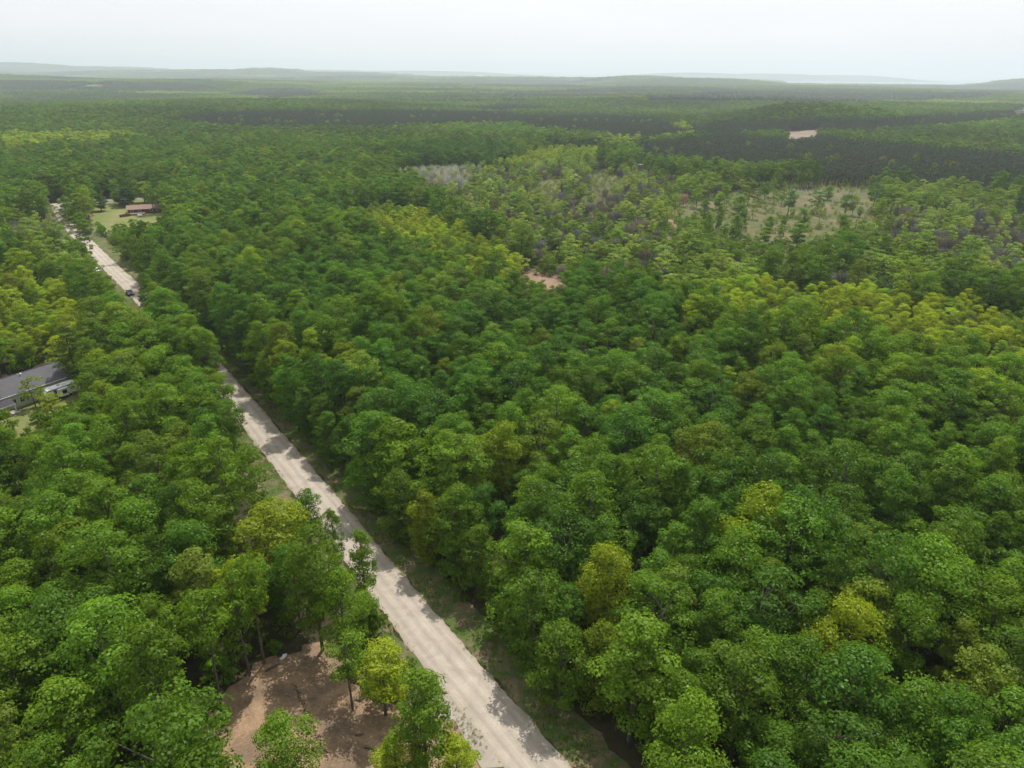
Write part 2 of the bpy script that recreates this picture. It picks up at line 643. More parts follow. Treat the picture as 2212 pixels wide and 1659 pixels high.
def sheet(name, pts, z, material, kind='structure', wob=0.6, seed=0, step=3.0, drape=False, label=None, cat=None):
    rs = np.random.RandomState(seed)
    P = []
    for a, b in zip(pts, pts[1:] + pts[:1]):
        a, b = np.array(a), np.array(b)
        n = max(1, int(np.linalg.norm(b - a) / step))
        for k in range(n):
            P.append(a + (b - a) * k / n + rs.randn(2) * wob)
    c = np.mean(P, axis=0)
    V = [(p[0], p[1], z) for p in P]
    mb = MB()
    if drape:
        rings = 10
        V = []
        for q in range(rings + 1):
            for p in P:
                w_ = c + (p - c) * q / rings
                V.append((w_[0], w_[1], float(hgt(w_[0], w_[1])) + z))
        n = len(P)
        mb.V = V
        for q in range(rings):
            for k in range(n):
                mb.P.append([q * n + k, q * n + (k + 1) % n, (q + 1) * n + (k + 1) % n, (q + 1) * n + k])
                mb.M.append(0)
        mb.P = mb.P[:]
        o = link(name, mb.mesh(name, material))
    else:
        mb.poly(V)
        o = mb.build(name, material)
        if o.data.polygons[0].normal.z < 0:
            o.data.flip_normals()
    return tag(o, kind=kind, label=label, cat=cat)


def up(o):
    return o


# bare soil of the lot by the road, drive, lawns, meadow
DIRT = [px(u, v) for u, v in [(450, 1525), (500, 1480), (560, 1440), (620, 1405), (690, 1385), (735, 1400), (780, 1470), (800, 1500), (860, 1520), (1000, 1520),
                              (1005, 1600), (1035, 1680), (900, 1690), (760, 1750), (560, 1800), (430, 1640), (430, 1560)]]
sheet('bare_soil', DIRT, 0.02, M_DIRT, seed=3, wob=0.7, step=1.3)
APRON = [(px(u, v)) for u, v in [(985, 1430), (1010, 1425), (1080, 1540), (1090, 1659), (1040, 1659), (1000, 1590), (985, 1560), (900, 1560), (880, 1520), (960, 1500)]]
sheet('driveway', APRON, 0.035, M_GRAVEL, seed=5, wob=0.25, step=1.5)
sheet('roadside_lawn', [px(u, v) for u, v in [(165, 432), (250, 428), (345, 420), (400, 440), (390, 470), (300, 500), (250, 515), (205, 500), (190, 470)]],
      0.016, M_LAWN, seed=6, wob=1.0, step=5)
sheet('house_lawn', [(-135, 140), (-112, 132), (-96, 150), (-92, 168), (-104, 178), (-125, 185), (-140, 165)], 0.016, M_LAWN, seed=7, step=3)
MEADOW = [px(u, v) for u, v in [(1380, 470), (1480, 440), (1600, 412), (1700, 400), (1900, 402), (1960, 440), (1900, 490), (1800, 540), (1700, 560),
                                (1560, 535), (1450, 560), (1300, 540), (1230, 500)]]
sheet('scrubland', [px(u, v) for u, v in [(1000, 400), (1250, 345), (1500, 365), (1900, 385), (2250, 400), (2300, 540), (1950, 560), (1500, 590), (1240, 560), (1120, 500)]], 0.01, M_SCRUB, seed=18, wob=3, step=8)
sheet('meadow', MEADOW, 0.02, M_MEADOW, seed=8, wob=2, step=6)
sheet('sandy_patch', [px(u, v) for u, v in [(1110, 582), (1140, 578), (1185, 588), (1235, 602), (1250, 622), (1180, 625), (1120, 610)]], 0.02, M_SAND, seed=9, wob=0.5, step=2)
sheet('sand_track', [px(u, v) for u, v in [(1435, 474), (1450, 474), (1462, 482), (1478, 497), (1470, 500), (1452, 488), (1436, 481)]], 0.035, M_SAND, seed=10, wob=0.4, step=2)
sheet('meadow_track', [px(u, v) for u, v in [(1540, 470), (1640, 468), (1760, 469), (1860, 468), (1900, 472), (1900, 473.5), (1760, 471.5), (1640, 470.5), (1540, 473)]], 0.05, M_MEADOW, seed=12, wob=0.5, step=6)
sheet('wet_hollow', [px(u, v) for u, v in [(1150, 390), (1190, 386), (1230, 398), (1200, 408), (1160, 402)]], 0.04, M_MEADOW, seed=13, wob=1, step=6)
sheet('bare_glade', [px(u, v) for u, v in [(1265, 378), (1330, 374), (1350, 386), (1290, 392)]], 0.04, M_MEADOW, seed=14, wob=1, step=6)
# ------------------------------------------------------------------ zones (outlines on the ground, given where they are seen)
PINE_P = [
    [(1355, 318), (1400, 306), (1500, 296), (1560, 285), (1690, 298), (1790, 290), (1840, 300), (2212, 330), (2500, 350), (2500, 420), (2212, 392), (1900, 372), (1700, 362), (1500, 352), (1400, 338)],
    [(1480, 272), (1560, 262), (1700, 258), (1960, 250), (2212, 236), (2500, 230), (2500, 262), (2190, 256), (2000, 275), (1840, 284), (1640, 284), (1500, 290)],
    [(1240, 222), (1500, 203), (1700, 196), (2000, 199), (2130, 212), (2000, 222), (1700, 222), (1500, 218)],
    [(490, 206), (560, 194), (640, 193), (720, 208), (600, 216)],
    [(340, 258), (420, 246), (560, 238), (800, 236), (1100, 240), (1180, 256), (1150, 268), (1000, 268), (850, 274), (620, 276), (480, 274)],
    [(1080, 252), (1300, 246), (1420, 256), (1500, 285), (1400, 300), (1260, 286), (1150, 276)],
    [(860, 212), (1100, 205), (1400, 206), (1400, 212), (1000, 216)],
    [(900, 232), (1150, 225), (1250, 234), (1100, 240)],
    [(0, 205), (60, 200), (90, 204), (0, 210)],
    [(2000, 204), (2212, 190), (2212, 200), (2080, 214)],
]
YEL_P = [
    [(760, 440), (900, 425), (1000, 470), (1110, 500), (1190, 545), (1140, 600), (1000, 575), (860, 520), (760, 480)],
    [(1290, 570), (1500, 560), (1700, 590), (1900, 605), (2212, 640), (2400, 660), (2400, 800), (2212, 790), (1900, 720), (1650, 700), (1450, 640)],
    [(-100, 560), (120, 590), (240, 660), (230, 720), (60, 730), (-100, 730)],
    [(1340, 285), (1480, 262), (1560, 290), (1400, 306), (1300, 330), (1200, 350), (1090, 340), (1200, 300)],
    [(0, 290), (300, 285), (340, 300), (0, 330)],
]
SCRUB_P = [
    [(850, 352), (1100, 340), (1300, 325), (1370, 345), (1520, 355), (1700, 370), (1900, 380), (2212, 398), (2212, 470), (1960, 500), (1800, 560), (1560, 570), (1300, 565), (1150, 520), (1000, 455), (880, 400)],
    [(1850, 500), (2212, 480), (2400, 480), (2400, 600), (2212, 590), (1950, 600), (1850, 560)],
    [(0, 430), (90, 430), (150, 470), (190, 560), (60, 560), (-80, 520)],
]
GREY_P = [[(897, 372), (940, 354), (1000, 354), (1016, 376), (960, 388), (900, 388)]]
BROWN_P = [[(1080, 455), (1200, 410), (1330, 350), (1420, 372), (1350, 420), (1200, 470), (1120, 490)],
           [(1900, 425), (2300, 420), (2300, 570), (2050, 545), (1910, 490)], [(1700, 550), (1900, 545), (1960, 590), (1800, 600)],
           [(1080, 560), (1320, 540), (1500, 560), (1290, 590)]]
DARK_P = [[(830, 330), (1020, 300), (1120, 320), (1050, 350), (900, 352)]]
FIELD_P = [
    [(1684, 292), (1702, 286), (1768, 280), (1770, 286), (1720, 293)],
    [(1868, 284), (1893, 279), (1902, 282), (1874, 286)],
    [(2180, 226), (2300, 222), (2300, 246), (2195, 241)],
    [(165, 190), (200, 178), (250, 186), (215, 191)], [(110, 190), (170, 188), (170, 192), (110, 193)],
    [(265, 177), (330, 176), (330, 180), (275, 181)],
]
# openings that stay in view: no crown may stand before them
CLEAR_P = [
    [(1100, 1700), (1270, 1700), (1100, 1495), (1045, 1425), (990, 1368), (975, 1305), (940, 1291), (895, 1245), (860, 1220), (818, 1169), (777, 1118),
     (757, 1070), (726, 1036), (675, 1000), (634, 954), (588, 913), (545, 870), (507, 836), (512, 870), (522, 910), (524, 955), (545, 985),
     (568, 1000), (590, 1040), (624, 1085), (650, 1110), (700, 1122), (770, 1170), (805, 1220), (832, 1302), (850, 1368), (885, 1415), (940, 1430),
     (990, 1450), (1002, 1547), (1010, 1640)],
    [(106, 444), (128, 443), (144, 472), (172, 503), (158, 510), (128, 478)],
    [(200, 534), (214, 545), (250, 585), (285, 618), (318, 662), (302, 662), (283, 648), (266, 640), (262, 626), (240, 606), (218, 592), (206, 562)],
    [(205, 447), (250, 432), (264, 450), (283, 448), (355, 444), (357, 452), (318, 468), (262, 478), (240, 495), (222, 497), (200, 470)],
    [(-20, 826), (40, 805), (118, 784), (135, 795), (162, 822), (160, 850), (150, 870), (125, 882), (60, 885), (22, 905), (-20, 900)],
    [(480, 1518), (536, 1474), (592, 1441), (666, 1411), (700, 1434), (745, 1490), (775, 1513), (770, 1590), (825, 1632), (825, 1700),
     (665, 1700), (690, 1590), (600, 1540), (520, 1560)],
    [(203, 570), (224, 588), (228, 604), (204, 594)],
    [(1127, 588), (1148, 584), (1190, 594), (1226, 604), (1228, 616), (1190, 612), (1150, 604), (1130, 602)],
    [(1690, 412), (1870, 416), (1900, 432), (1860, 440), (1720, 438), (1690, 432)],
    [(1500, 455), (1640, 448), (1860, 452), (1840, 478), (1770, 515), (1680, 522), (1600, 505), (1550, 480)],
    [(1437, 476), (1450, 476), (1470, 492), (1450, 488)],
    [(1270, 380), (1340, 378), (1340, 386), (1285, 388)], [(1155, 392), (1200, 389), (1215, 398), (1170, 400)],
    [(1378, 355), (1392, 355), (1392, 364), (1378, 364)],
    [(1470, 430), (1482, 430), (1482, 445), (1470, 445)],
    [(1780, 1468), (1800, 1468), (1800, 1490), (1784, 1490)],
]
THIN_P = [[(1470, 462), (1500, 440), (1640, 410), (1880, 404), (1910, 440), (1850, 485), (1720, 530), (1600, 525), (1500, 500)]]


def anyin(u, v, polys):
    r = np.zeros(u.shape, bool)
    for p in polys:
        r |= inpoly(u, v, p)
    return r


def on_field(x, y):
    r = np.zeros(len(x), bool)
    for dz in (0, 4, 8, 12, 15):
        r |= anyin(*proj(x, y, hgt(x, y) + dz), FIELD_P)
    return r


def rag(x, y, u, v, polys):
    k = np.clip(1400.0 / np.maximum(np.hypot(x, y), 300), 0.15, 2.5)
    uu = u + (22 * patch(x, y, 170, 61) + 7 * rng.randn(len(u))) * k
    vv = v + (2.6 * patch(x, y, 230, 62) + 0.8 * rng.randn(len(u))) * k ** 1.6
    return anyin(uu, vv, polys)


def patch(x, y, sc, seed):
    """smooth pseudo-noise of place, -1..1"""
    rs = np.random.RandomState(seed)
    z = np.zeros(np.shape(x))
    for k in range(7):
        th = rs.uniform(0, 6.28)
        wl = sc * rs.uniform(0.6, 1.7)
        z += np.sin((x * math.cos(th) + y * math.sin(th)) * 6.283 / wl + rs.uniform(0, 6.28))
    return np.clip(z / 3.2, -1, 1)


# ------------------------------------------------------------------ foliage prototypes
def leaf_quads(C, rad_, flat, n, size, rs, out_dir=None, upw=0.25, var=None, droop=0.0, wide=0.7):
    """n leaves on every dome centred at C (m,3); returns verts (m*n*4,3) and a value per vertex"""
    m = len(C)
    d = rs.randn(m, n, 3)
    d[..., 2] = np.abs(d[..., 2]) * 1.0 - 0.35
    if out_dir is not None:
        d += out_dir[:, None, :] * 0.9
    d /= np.linalg.norm(d, axis=-1, keepdims=True)
    r = rad_[:, None, None] * np.where(rs.rand(m, n, 1) < 0.12, rs.uniform(1.05, 1.5, (m, n, 1)), rs.uniform(0.78, 1.08, (m, n, 1)))
    P = C[:, None, :] + d * r * np.array([1, 1, flat])
    nr_ = d * 0.9 + rs.randn(m, n, 3) * 0.27 + np.array([0, 0, upw])
    nr_ /= np.linalg.norm(nr_, axis=-1, keepdims=True)
    a = np.cross(nr_, rs.randn(m, n, 3))
    a /= np.linalg.norm(a, axis=-1, keepdims=True) + 1e-9
    b = np.cross(nr_, a)
    s = size * rs.uniform(0.65, 1.35, (m, n, 1))
    V = np.stack([P - a * s * 0.5, P + b * s * 0.5 * wide, P + a * s * 0.5 + nr_ * s * -0.12, P - b * s * 0.5 * wide], 2)
    vv = (var[:, None] if var is not None else 0.5) + rs.uniform(-0.22, 0.22, (m, n))
    vv = np.clip(vv, 0, 1)
    return V.reshape(-1, 3), np.repeat(vv.reshape(-1), 4)


def quad_idx(nv):
    return np.arange(nv).reshape(-1, 4)


def broad_proto(seed, H=18.0, Rr=3.2, base=0.28, nl=15, nc=11, n=26, size=0.42, crad=0.78, top=0.5, gap=0.0, limbs=True, flat=0.62):
    rs = np.random.RandomState(seed)
    lob = []
    for k in range(nl):
        t = (k + rs.uniform(0.1, 0.9)) / nl                         # 0 low .. 1 high
        z = H * (base + (1 - base) * (0.06 + 0.84 * t))
        prof = math.sin(math.pi * min(1, (0.16 + 0.84 * t) ** (0.9 + top * 0.6))) ** 0.75
        a = k * 2.39996 + rs.uniform(-0.5, 0.5)
        rr = Rr * prof * rs.uniform(0.25, 0.92)
        lr = Rr * (0.28 + 0.15 * prof) * rs.uniform(0.65, 1.3)
        if t > 0.93:
            rr *= 0.3
        lob.append((rr * math.cos(a), rr * math.sin(a), z, lr))
    lob = np.array(lob)
    C, O, W_ = [], [], []
    for lx, ly, lz, lr in lob:
        d = rs.randn(nc, 3)
        o = np.array([lx, ly, 0.0])
        o = o / (np.linalg.norm(o) + 1e-6)
        d += o * 0.7 + np.array([0, 0, 0.35])
        d /= np.linalg.norm(d, axis=1)[:, None]
        c = np.array([lx, ly, lz]) + d * lr * rs.uniform(0.6, 1.15, (nc, 1)) * np.array([1.05, 1.05, 0.9])
        C.append(c)
        O.append(d * 0.6)
        W_.append(np.full(nc, rs.uniform(0.3, 0.7)) + rs.uniform(-0.12, 0.12, nc))
    C = np.vstack(C)
    O = np.vstack(O)
    W_ = np.concatenate(W_)
    if gap:
        kp = rs.rand(len(C)) > gap
        C, O, W_ = C[kp], O[kp], W_[kp]
    LV, lv = leaf_quads(C, crad * rs.uniform(0.7, 1.25, len(C)), flat, n, size, rs, O, var=W_)
    tb = MB()
    bend = rs.uniform(-0.5, 0.5, 2)
    tb.tube([(0, 0, -0.3), (bend[0] * 0.3, bend[1] * 0.3, H * 0.3), (bend[0], bend[1], H * 0.62), (bend[0] * 0.6, bend[1] * 0.6, H * 0.9)],
            [H * 0.012, H * 0.0095, H * 0.006, H * 0.0015], 7 if limbs else 4)
    if limbs:
        for lx, ly, lz, lr in lob[::1]:
            z0 = max(H * base * 0.8, lz - 0.9 * math.hypot(lx, ly) - H * 0.07)
            f = z0 / (H * 0.62)
            p0 = (bend[0] * min(1, f), bend[1] * min(1, f), z0)
            mid = (lx * 0.5 + p0[0] * 0.5, ly * 0.5 + p0[1] * 0.5, z0 * 0.45 + lz * 0.55)
            tb.tube([p0, mid, (lx, ly, lz + lr * 0.4)], [H * 0.005, H * 0.0035, H * 0.001], 4)
    return tb, LV, lv


def conifer_proto(seed, H=14.0, Rr=2.4, base=0.06, tiers=16, per=12, n=9, size=0.55, sag=0.35):
    rs = np.random.RandomState(seed)
    C, O, W_ = [], [], []
    for t in range(tiers):
        f = (t + 0.5) / tiers
        z = H * (base + (1 - base) * f)
        r = Rr * (1 - f) ** 0.85 + 0.12
        k = max(3, int(per * (1 - f * 0.7)))
        for q in range(k):
            a = rs.uniform(0, 6.28)
            rr = r * rs.uniform(0.45, 1.0)
            C.append((rr * math.cos(a), rr * math.sin(a), z - rr * sag))
            O.append((math.cos(a), math.sin(a), -0.2))
            W_.append(rs.uniform(0.25, 0.75))
    C = np.array(C)
    O = np.array(O)
    LV, lv = leaf_quads(C, np.full(len(C), 0.45 * Rr / 2.4), 0.45, n, size, rs, O, 0.2, np.array(W_), wide=0.5)
    LV2, lv2 = leaf_quads(np.array([[0, 0, H * 0.985]]), np.array([0.25]), 2.5, 14, size * 0.7, rs, None, 0.2, np.array([0.5]), wide=0.5)
    tb = MB().tube([(0, 0, -0.3), (0, 0, H * 0.5), (0, 0, H * 0.97)], [H * 0.011, H * 0.007, 0.02], 5)
    return tb, np.vstack([LV, LV2]), np.concatenate([lv, lv2])


def brush_proto(seed, H=7.0, Rr=2.2, n=560, fuzz=120):
    """leafless grey-brown crown of fine upright twigs"""
    rs = np.random.RandomState(seed)
    a = rs.uniform(0, 6.28, n)
    rr = Rr * np.sqrt(rs.rand(n)) * 0.9
    z0 = H * rs.uniform(0.15, 0.7, n)
    ln = H * rs.uniform(0.12, 0.3, n)
    P0 = np.stack([rr * np.cos(a) * 0.75, rr * np.sin(a) * 0.75, z0], 1)
    D = np.stack([np.cos(a) * 0.35 + rs.randn(n) * 0.2, np.sin(a) * 0.35 + rs.randn(n) * 0.2, np.ones(n)], 1)
    D /= np.linalg.norm(D, axis=1)[:, None]
    ht = H * (1 - 0.35 * (rr / Rr) ** 2)
    P1 = P0 + D * ln[:, None]
    P1[:, 2] = np.minimum(P1[:, 2], ht)
    sd = np.cross(D, rs.randn(n, 3))
    sd /= np.linalg.norm(sd, axis=1)[:, None]
    w_ = rs.uniform(0.025, 0.07, (n, 1))
    V = np.stack([P0 - sd * w_, P0 + sd * w_, P1 + sd * w_ * 0.5, P1 - sd * w_ * 0.5], 1).reshape(-1, 3)
    vv = np.repeat(rs.uniform(0.2, 0.8, n), 4)
    tb = MB().tube([(0, 0, -0.2), (0.1, 0, H * 0.4), (0, 0.1, H * 0.85)], [0.09, 0.06, 0.02], 4)
    for k in range(5):
        q = k * 1.25 + rs.rand()
        tb.tube([(0, 0, H * 0.2), (math.cos(q) * Rr * 0.5, math.sin(q) * Rr * 0.5, H * 0.7)], [0.06, 0.02], 3)
    return tb, V, vv


def far_proto(seed, kind, nt_=100, side=60.0, k=34, size=2.3):
    """a parcel of woodland seen from kilometres away: every crown a few dozen leaf masses"""
    rs = np.random.RandomState(seed)
    g = int(math.sqrt(nt_))
    st = side / g
    C, W_, Rr = [], [], []
    for i_ in range(g):
        for j_ in range(g):
            x = (i_ + 0.5 + rs.uniform(-0.4, 0.4)) * st - side / 2
            y = (j_ + 0.5 + rs.uniform(-0.4, 0.4)) * st - side / 2
            h = rs.uniform(12, 18) if kind == 'hard' else rs.uniform(13.5, 15.5)
            C.append((x, y, h - st * 0.5))
            W_.append(rs.uniform(0.15, 0.85))
            Rr.append(st * rs.uniform(0.45, 0.65))
    C = np.array(C)
    fl = 1.0 if kind == 'hard' else 1.5
    V, vv = leaf_quads(C, np.array(Rr), fl, k, size * st / 6, rs, None, 0.1, np.array(W_), wide=0.9)
    return V, vv


def proto_mesh(name, P, leafm, parts=False):
    tb, LV, lv = P
    tm = tb.mesh(name + '_trunk', M_BARK)
    cm = mesh_np(name + '_crown', LV, quad_idx(len(LV)), None, [leafm], attrs={'var': lv})
    # joined
    nV = len(tb.V)
    tq, tt = [], []
    for p in tb.P:
        if len(p) == 4:
            tq.append(p)
        else:
            for q in range(1, len(p) - 1):
                tt.append((p[0], p[q], p[q + 1]))
    V = np.vstack([np.array(tb.V), LV])
    Q = np.vstack([np.array(tq), quad_idx(len(LV)) + nV])
    mi = [0] * len(tq) + [1] * (len(LV) // 4) + [0] * len(tt)
    jm = mesh_np(name, V, Q, np.array(tt), [M_BARK, leafm], mi, {'var': np.r_[np.full(nV, 0.5), lv]})
    return tm, cm, jm


PROTO = {}
PROTO['broadleaf_tree'] = [proto_mesh('broadleaf_tree', broad_proto(s, 18, r, b, nl, nc, 50, 0.27, cr, tp, gp), M_LEAF) for s, r, b, nl, nc, cr, tp, gp in [
    (11, 3.3, 0.26, 15, 12, 0.80, 0.5, 0.0), (12, 3.0, 0.20, 17, 11, 0.75, 0.2, 0.05), (13, 3.6, 0.32, 14, 13, 0.85, 0.7, 0.0),
    (14, 2.7, 0.22, 16, 11, 0.70, 0.4, 0.1), (15, 3.4, 0.30, 13, 13, 0.9, 0.8, 0.05), (16, 3.1, 0.16, 18, 11, 0.72, 0.1, 0.0),
    (17, 3.8, 0.36, 14, 13, 0.82, 0.9, 0.12), (18, 2.9, 0.24, 15, 12, 0.85, 0.5, 0.0),
    (19, 2.5, 0.12, 20, 9, 0.6, 0.0, 0.1), (20, 4.1, 0.38, 17, 12, 0.7, 1.1, 0.15), (26, 3.2, 0.22, 11, 16, 1.0, 0.4, 0.0), (27, 3.5, 0.26, 18, 9, 0.62, 0.6, 0.2)]]
PROTO['broad_mid'] = [proto_mesh('broad_mid', broad_proto(s, 18, r, b, 12, 8, 20, 0.56, cr * 0.92, tp, 0, False), M_LEAF) for s, r, b, cr, tp in [
    (21, 3.3, 0.26, 0.95, 0.5), (22, 3.0, 0.22, 0.9, 0.3), (23, 3.5, 0.3, 1.0, 0.7), (24, 2.9, 0.2, 0.9, 0.4), (25, 3.2, 0.28, 1.0, 0.8)]]
PROTO['broad_far'] = [proto_mesh('broad_far', broad_proto(s, 18, 3.4, 0.3, 7, 4, 8, 1.5, 1.2, 0.6, 0, False), M_LEAF) for s in (31, 32, 33, 34)]
PROTO['aspen_tree'] = [proto_mesh('aspen_tree', broad_proto(s, 10, r, b, 11, 8, 14, 0.34, 0.5, tp, 0.12, False, 0.8), M_LEAF) for s, r, b, tp in [
    (41, 1.5, 0.22, 0.2), (42, 1.8, 0.3, 0.5), (43, 1.3, 0.15, 0.1), (44, 1.7, 0.25, 0.4), (45, 2.0, 0.3, 0.6)]]
PROTO['spruce_tree'] = [proto_mesh('spruce_tree', conifer_proto(s), M_NEEDLE) for s in (51, 52, 53)]
PROTO['pine_tree'] = [proto_mesh('pine_tree', conifer_proto(s, 14, 1.9, 0.42, 8, 7, 6, 0.75, 0.1), M_NEEDLE) for s in (61, 62, 63)]
PROTO['bare_tree'] = [proto_mesh('bare_tree', brush_proto(s), M_TWIG) for s in (71, 72, 73)]
PROTO['shrub'] = [proto_mesh('shrub', broad_proto(s, 3.2, 1.5, 0.05, 6, 6, 16, 0.34, 0.5, 0.6, 0.05, False), M_LEAF) for s in (81, 82, 83)]
FAR = {}
for kd, lm in (('hard', M_LEAF), ('pine', M_NEEDLE)):
    FAR[kd] = [(lambda d: mesh_np('parcel', d[0], quad_idx(len(d[0])), None, [lm], attrs={'var': d[1]}))(far_proto(90 + q, kd)) for q in range(4)]

PROTO['edge_tree'] = [proto_mesh('edge_tree', broad_proto(s, 18, 3.1, b, 22, 11, 42, 0.28, 0.75, tp, 0.03), M_LEAF) for s, b, tp in ((121, 0.03, 0.1), (122, 0.05, 0.3), (123, 0.04, 0.0), (124, 0.06, 0.4))]
PROTO['lawn_tree'] = [proto_mesh('lawn_tree', broad_proto(s, 18, 3.3, b, 17, 13, 28, 0.42, 0.85, 0.9, 0, True), M_LEAF) for s, b in ((111, 0.08), (112, 0.13), (113, 0.1))]
PROTO['tall_trunk'] = [proto_mesh('tall_trunk', broad_proto(s, 18, 3.0, b, 11, 12, 30, 0.35, 0.8, 0.6, 0.05), M_LEAF) for s, b in ((101, 0.50), (102, 0.56))]
# tints (leaf colour of a kind of tree)
T_GREEN = np.array((0.112, 0.196, 0.013))
T_DEEP = np.array((0.066, 0.150, 0.014))
T_YEL = np.array((0.235, 0.300, 0.014))
T_OLIVE = np.array((0.135, 0.182, 0.026))
T_ASPEN = np.array((0.195, 0.265, 0.055))
T_GREY = np.array((0.205, 0.200, 0.155))
T_PALE = np.array((0.46, 0.46, 0.38))
T_BROWN = np.array((0.135, 0.112, 0.080))
T_PINE = np.array((0.036, 0.060, 0.024))
T_SPR = np.array((0.025, 0.058, 0.020))

rng = np.random.RandomState(2024)


def grid(step, r0, r1, jit, az=52, back=45):
    n = int(r1 / step) + 2
    gx, gy = np.meshgrid(np.arange(-n, n + 1), np.arange(-4, n + 1))
    x = (gx + 0.5 * (gy % 2)) * step
    y = gy * step * 0.92
    x = x.ravel() + rng.uniform(-jit, jit, x.size)
    y = y.ravel() + rng.uniform(-jit, jit, y.size)
    r = np.hypot(x, y)
    a = np.degrees(np.arctan2(x, y))
    k = (r < r1) & (r >= r0) & ((np.abs(a) < az) | (r < back))
    return x[k], y[k]


def tree_ok(x, y, H, Rr):
    """road, verges and the openings stay free"""
    n, al = road_n(x, y)
    hid = (al > 186) & (al < 288)
    ok = ~((n > np.where(hid, -HALF - 1.6, -HALF - 2.6 - Rr * 0.35)) & (n < HALF + 2.9 + Rr * 0.12) & (np.hypot(x, y) < 520))
    ok &= ~((np.abs(n) < 4.7) & (np.hypot(x, y) < 520))
    # paved road
    for k in range(0, len(XP) - 1, 2):
        ok &= np.hypot(x - XP[k][0], y - XP[k][1]) > 8.5
    ins = np.zeros(x.shape, bool)
    rx = 0.8 * Rr
    for f, wd in ((0.0, 0.1), (0.3, 0.8), (0.55, 1.0), (0.8, 0.9), (1.0, 0.2)):
        for sx in (-1, 0, 1):
            if f == 0 and sx:
                continue
            u, v = proj(x + sx * rx * wd, y, H * f)
            ins |= anyin(u, v, CLEAR_P)
    return ok & ~ins


POP = {k: [] for k in ('broadleaf_tree', 'broad_mid', 'broad_far', 'aspen_tree', 'spruce_tree', 'pine_tree', 'bare_tree')}


def add(kind, x, y, sxy, sz, tint):
    """append rows x, y, z, sxy, sz, rot, r, g, b"""
    n = len(x)
    if n == 0:
        return
    z = hgt(x, y)
    POP[kind].append(np.column_stack([x, y, z, sxy, sz, rng.uniform(0, 6.283, n), tint]))


def tints(x, y, base, amp=0.24):
    n = len(x)
    b = rng.uniform(1 - amp, 1 + amp, n)
    hue = rng.uniform(-1, 1, n)
    t = np.tile(base, (n, 1)) if np.ndim(base) == 1 else base.copy()
    t = t * b[:, None]
    t[:, 0] *= 1 + 0.10 * hue
    t[:, 2] *= 1 - 0.2 * hue
    return t


def blend(x, y, seedoff=0):
    """species patches of the hardwood forest"""
    p = patch(x, y, 130, 7)
    q = patch(x, y, 420, 8)
    k = np.clip(0.5 + 0.35 * p + 0.25 * q + rng.randn(len(x)) * 0.22, 0, 1)[:, None]
    t = T_DEEP * (1 - k) + T_GREEN * k
    y_ = rng.rand(len(x)) < 0.035
    t[y_] = T_YEL * 0.45 + T_GREEN * 0.5
    o = rng.rand(len(x)) < 0.07
    t[o] = T_OLIVE * 0.6 + T_GREEN * 0.4
    return t


# hand-placed trees that can be recognised: crown centre in view, height, crown radius, tint, label
HERO = [
    (742, 1318, 10, 17, 3.1, T_GREEN * 1.1, 'pale-topped leafy tree standing alone between the gravel road and the bare dirt lot'),
    (915, 1545, 10, 17, 3.6, T_GREEN, 'dense dark green tree beside the driveway at the lower end of the gravel road'),
    (826, 1462, 6.5, 11.5, 3.2, T_YEL * 1.05, 'bright yellow-green tree between the dirt lot and the gravel road'),
    (782, 1205, 9.5, 15, 2.4, T_GREEN, 'tall rounded tree overhanging the left edge of the gravel road halfway down'),
    (718, 1150, 10, 15, 1.7, T_GREEN * 0.95, 'slender thin-crowned tree with visible trunk at the left edge of the gravel road'),
    (664, 1112, 7, 12, 2.5, T_DEEP * 1.1, 'small round deep green tree at the left edge of the road above the slender one'),
    (785, 1325, 4.5, 8.5, 2.6, T_GREEN, 'low bushy green tree tucked behind the pale-topped one by the road'),
    (608, 1606, 10, 14, 3.1, T_GREEN * 1.1, 'spreading maple in front of the bare dirt lot at the foot of the photo'),
    (400, 1598, 10, 14.5, 4.2, T_GREEN * 1.05, 'wide leafy tree left of the spreading maple at the foot of the photo'),
    (150, 1570, 11, 18, 4.2, T_GREEN * 1.1, 'large cone-shaped leafy tree near the bottom left corner'),
    (1490, 1612, 11.5, 18.5, 3.7, T_GREEN * 1.12, 'round pale-leaved tree at the bottom edge right of the gravel road'),
    (1375, 1440, 12, 20, 5.0, T_GREEN * 1.05, 'very broad many-lobed tree in the lower part of the wood right of the road'),
    (1832, 1385, 12, 19, 4.0, T_YEL * 0.8, 'yellow-green oval tree in the lower right part of the wood'),
    (1310, 1262, 13, 20, 3.9, T_YEL * 0.72, 'tall tree with a yellowish top in the lower middle of the wood right of the road'),
    (425, 1262, 12, 18, 3.6, T_OLIVE * 1.25, 'pale olive tree with fine leaves in the wood left of the dirt lot'),
    (590, 1170, 11, 18, 5.0, T_YEL * 0.78, 'broad yellow-green tree in the wood left of the gravel road'),
    (520, 1290, 9, 15, 3.0, T_YEL * 0.9, 'yellow-green tree with bare lower trunk behind the dirt lot'),
    (985, 1650, 5, 9, 2.5, T_YEL, 'small yellow-green tree at the bottom edge beside the driveway'),
    (855, 1655, 4, 8, 2.6, T_YEL * 0.95, 'low yellow-green tree at the bottom edge below the dirt lot'),
    (342, 1370, 11, 17, 3.0, T_GREEN, 'tall narrow leafy tree at the back left corner of the dirt lot'),
    (1030, 820, 11, 18, 3.2, T_GREEN, None),
]
hero_rows = []
for u, v, zc, H, Rr, tn, lab in HERO:
    x, y = px(u, v, zc)
    hero_rows.append((x, y, H, Rr, tn, lab))
MEADOW_T = [  # base in view, height px in the 2212 wide photo, crown width factor, kind, tint
]
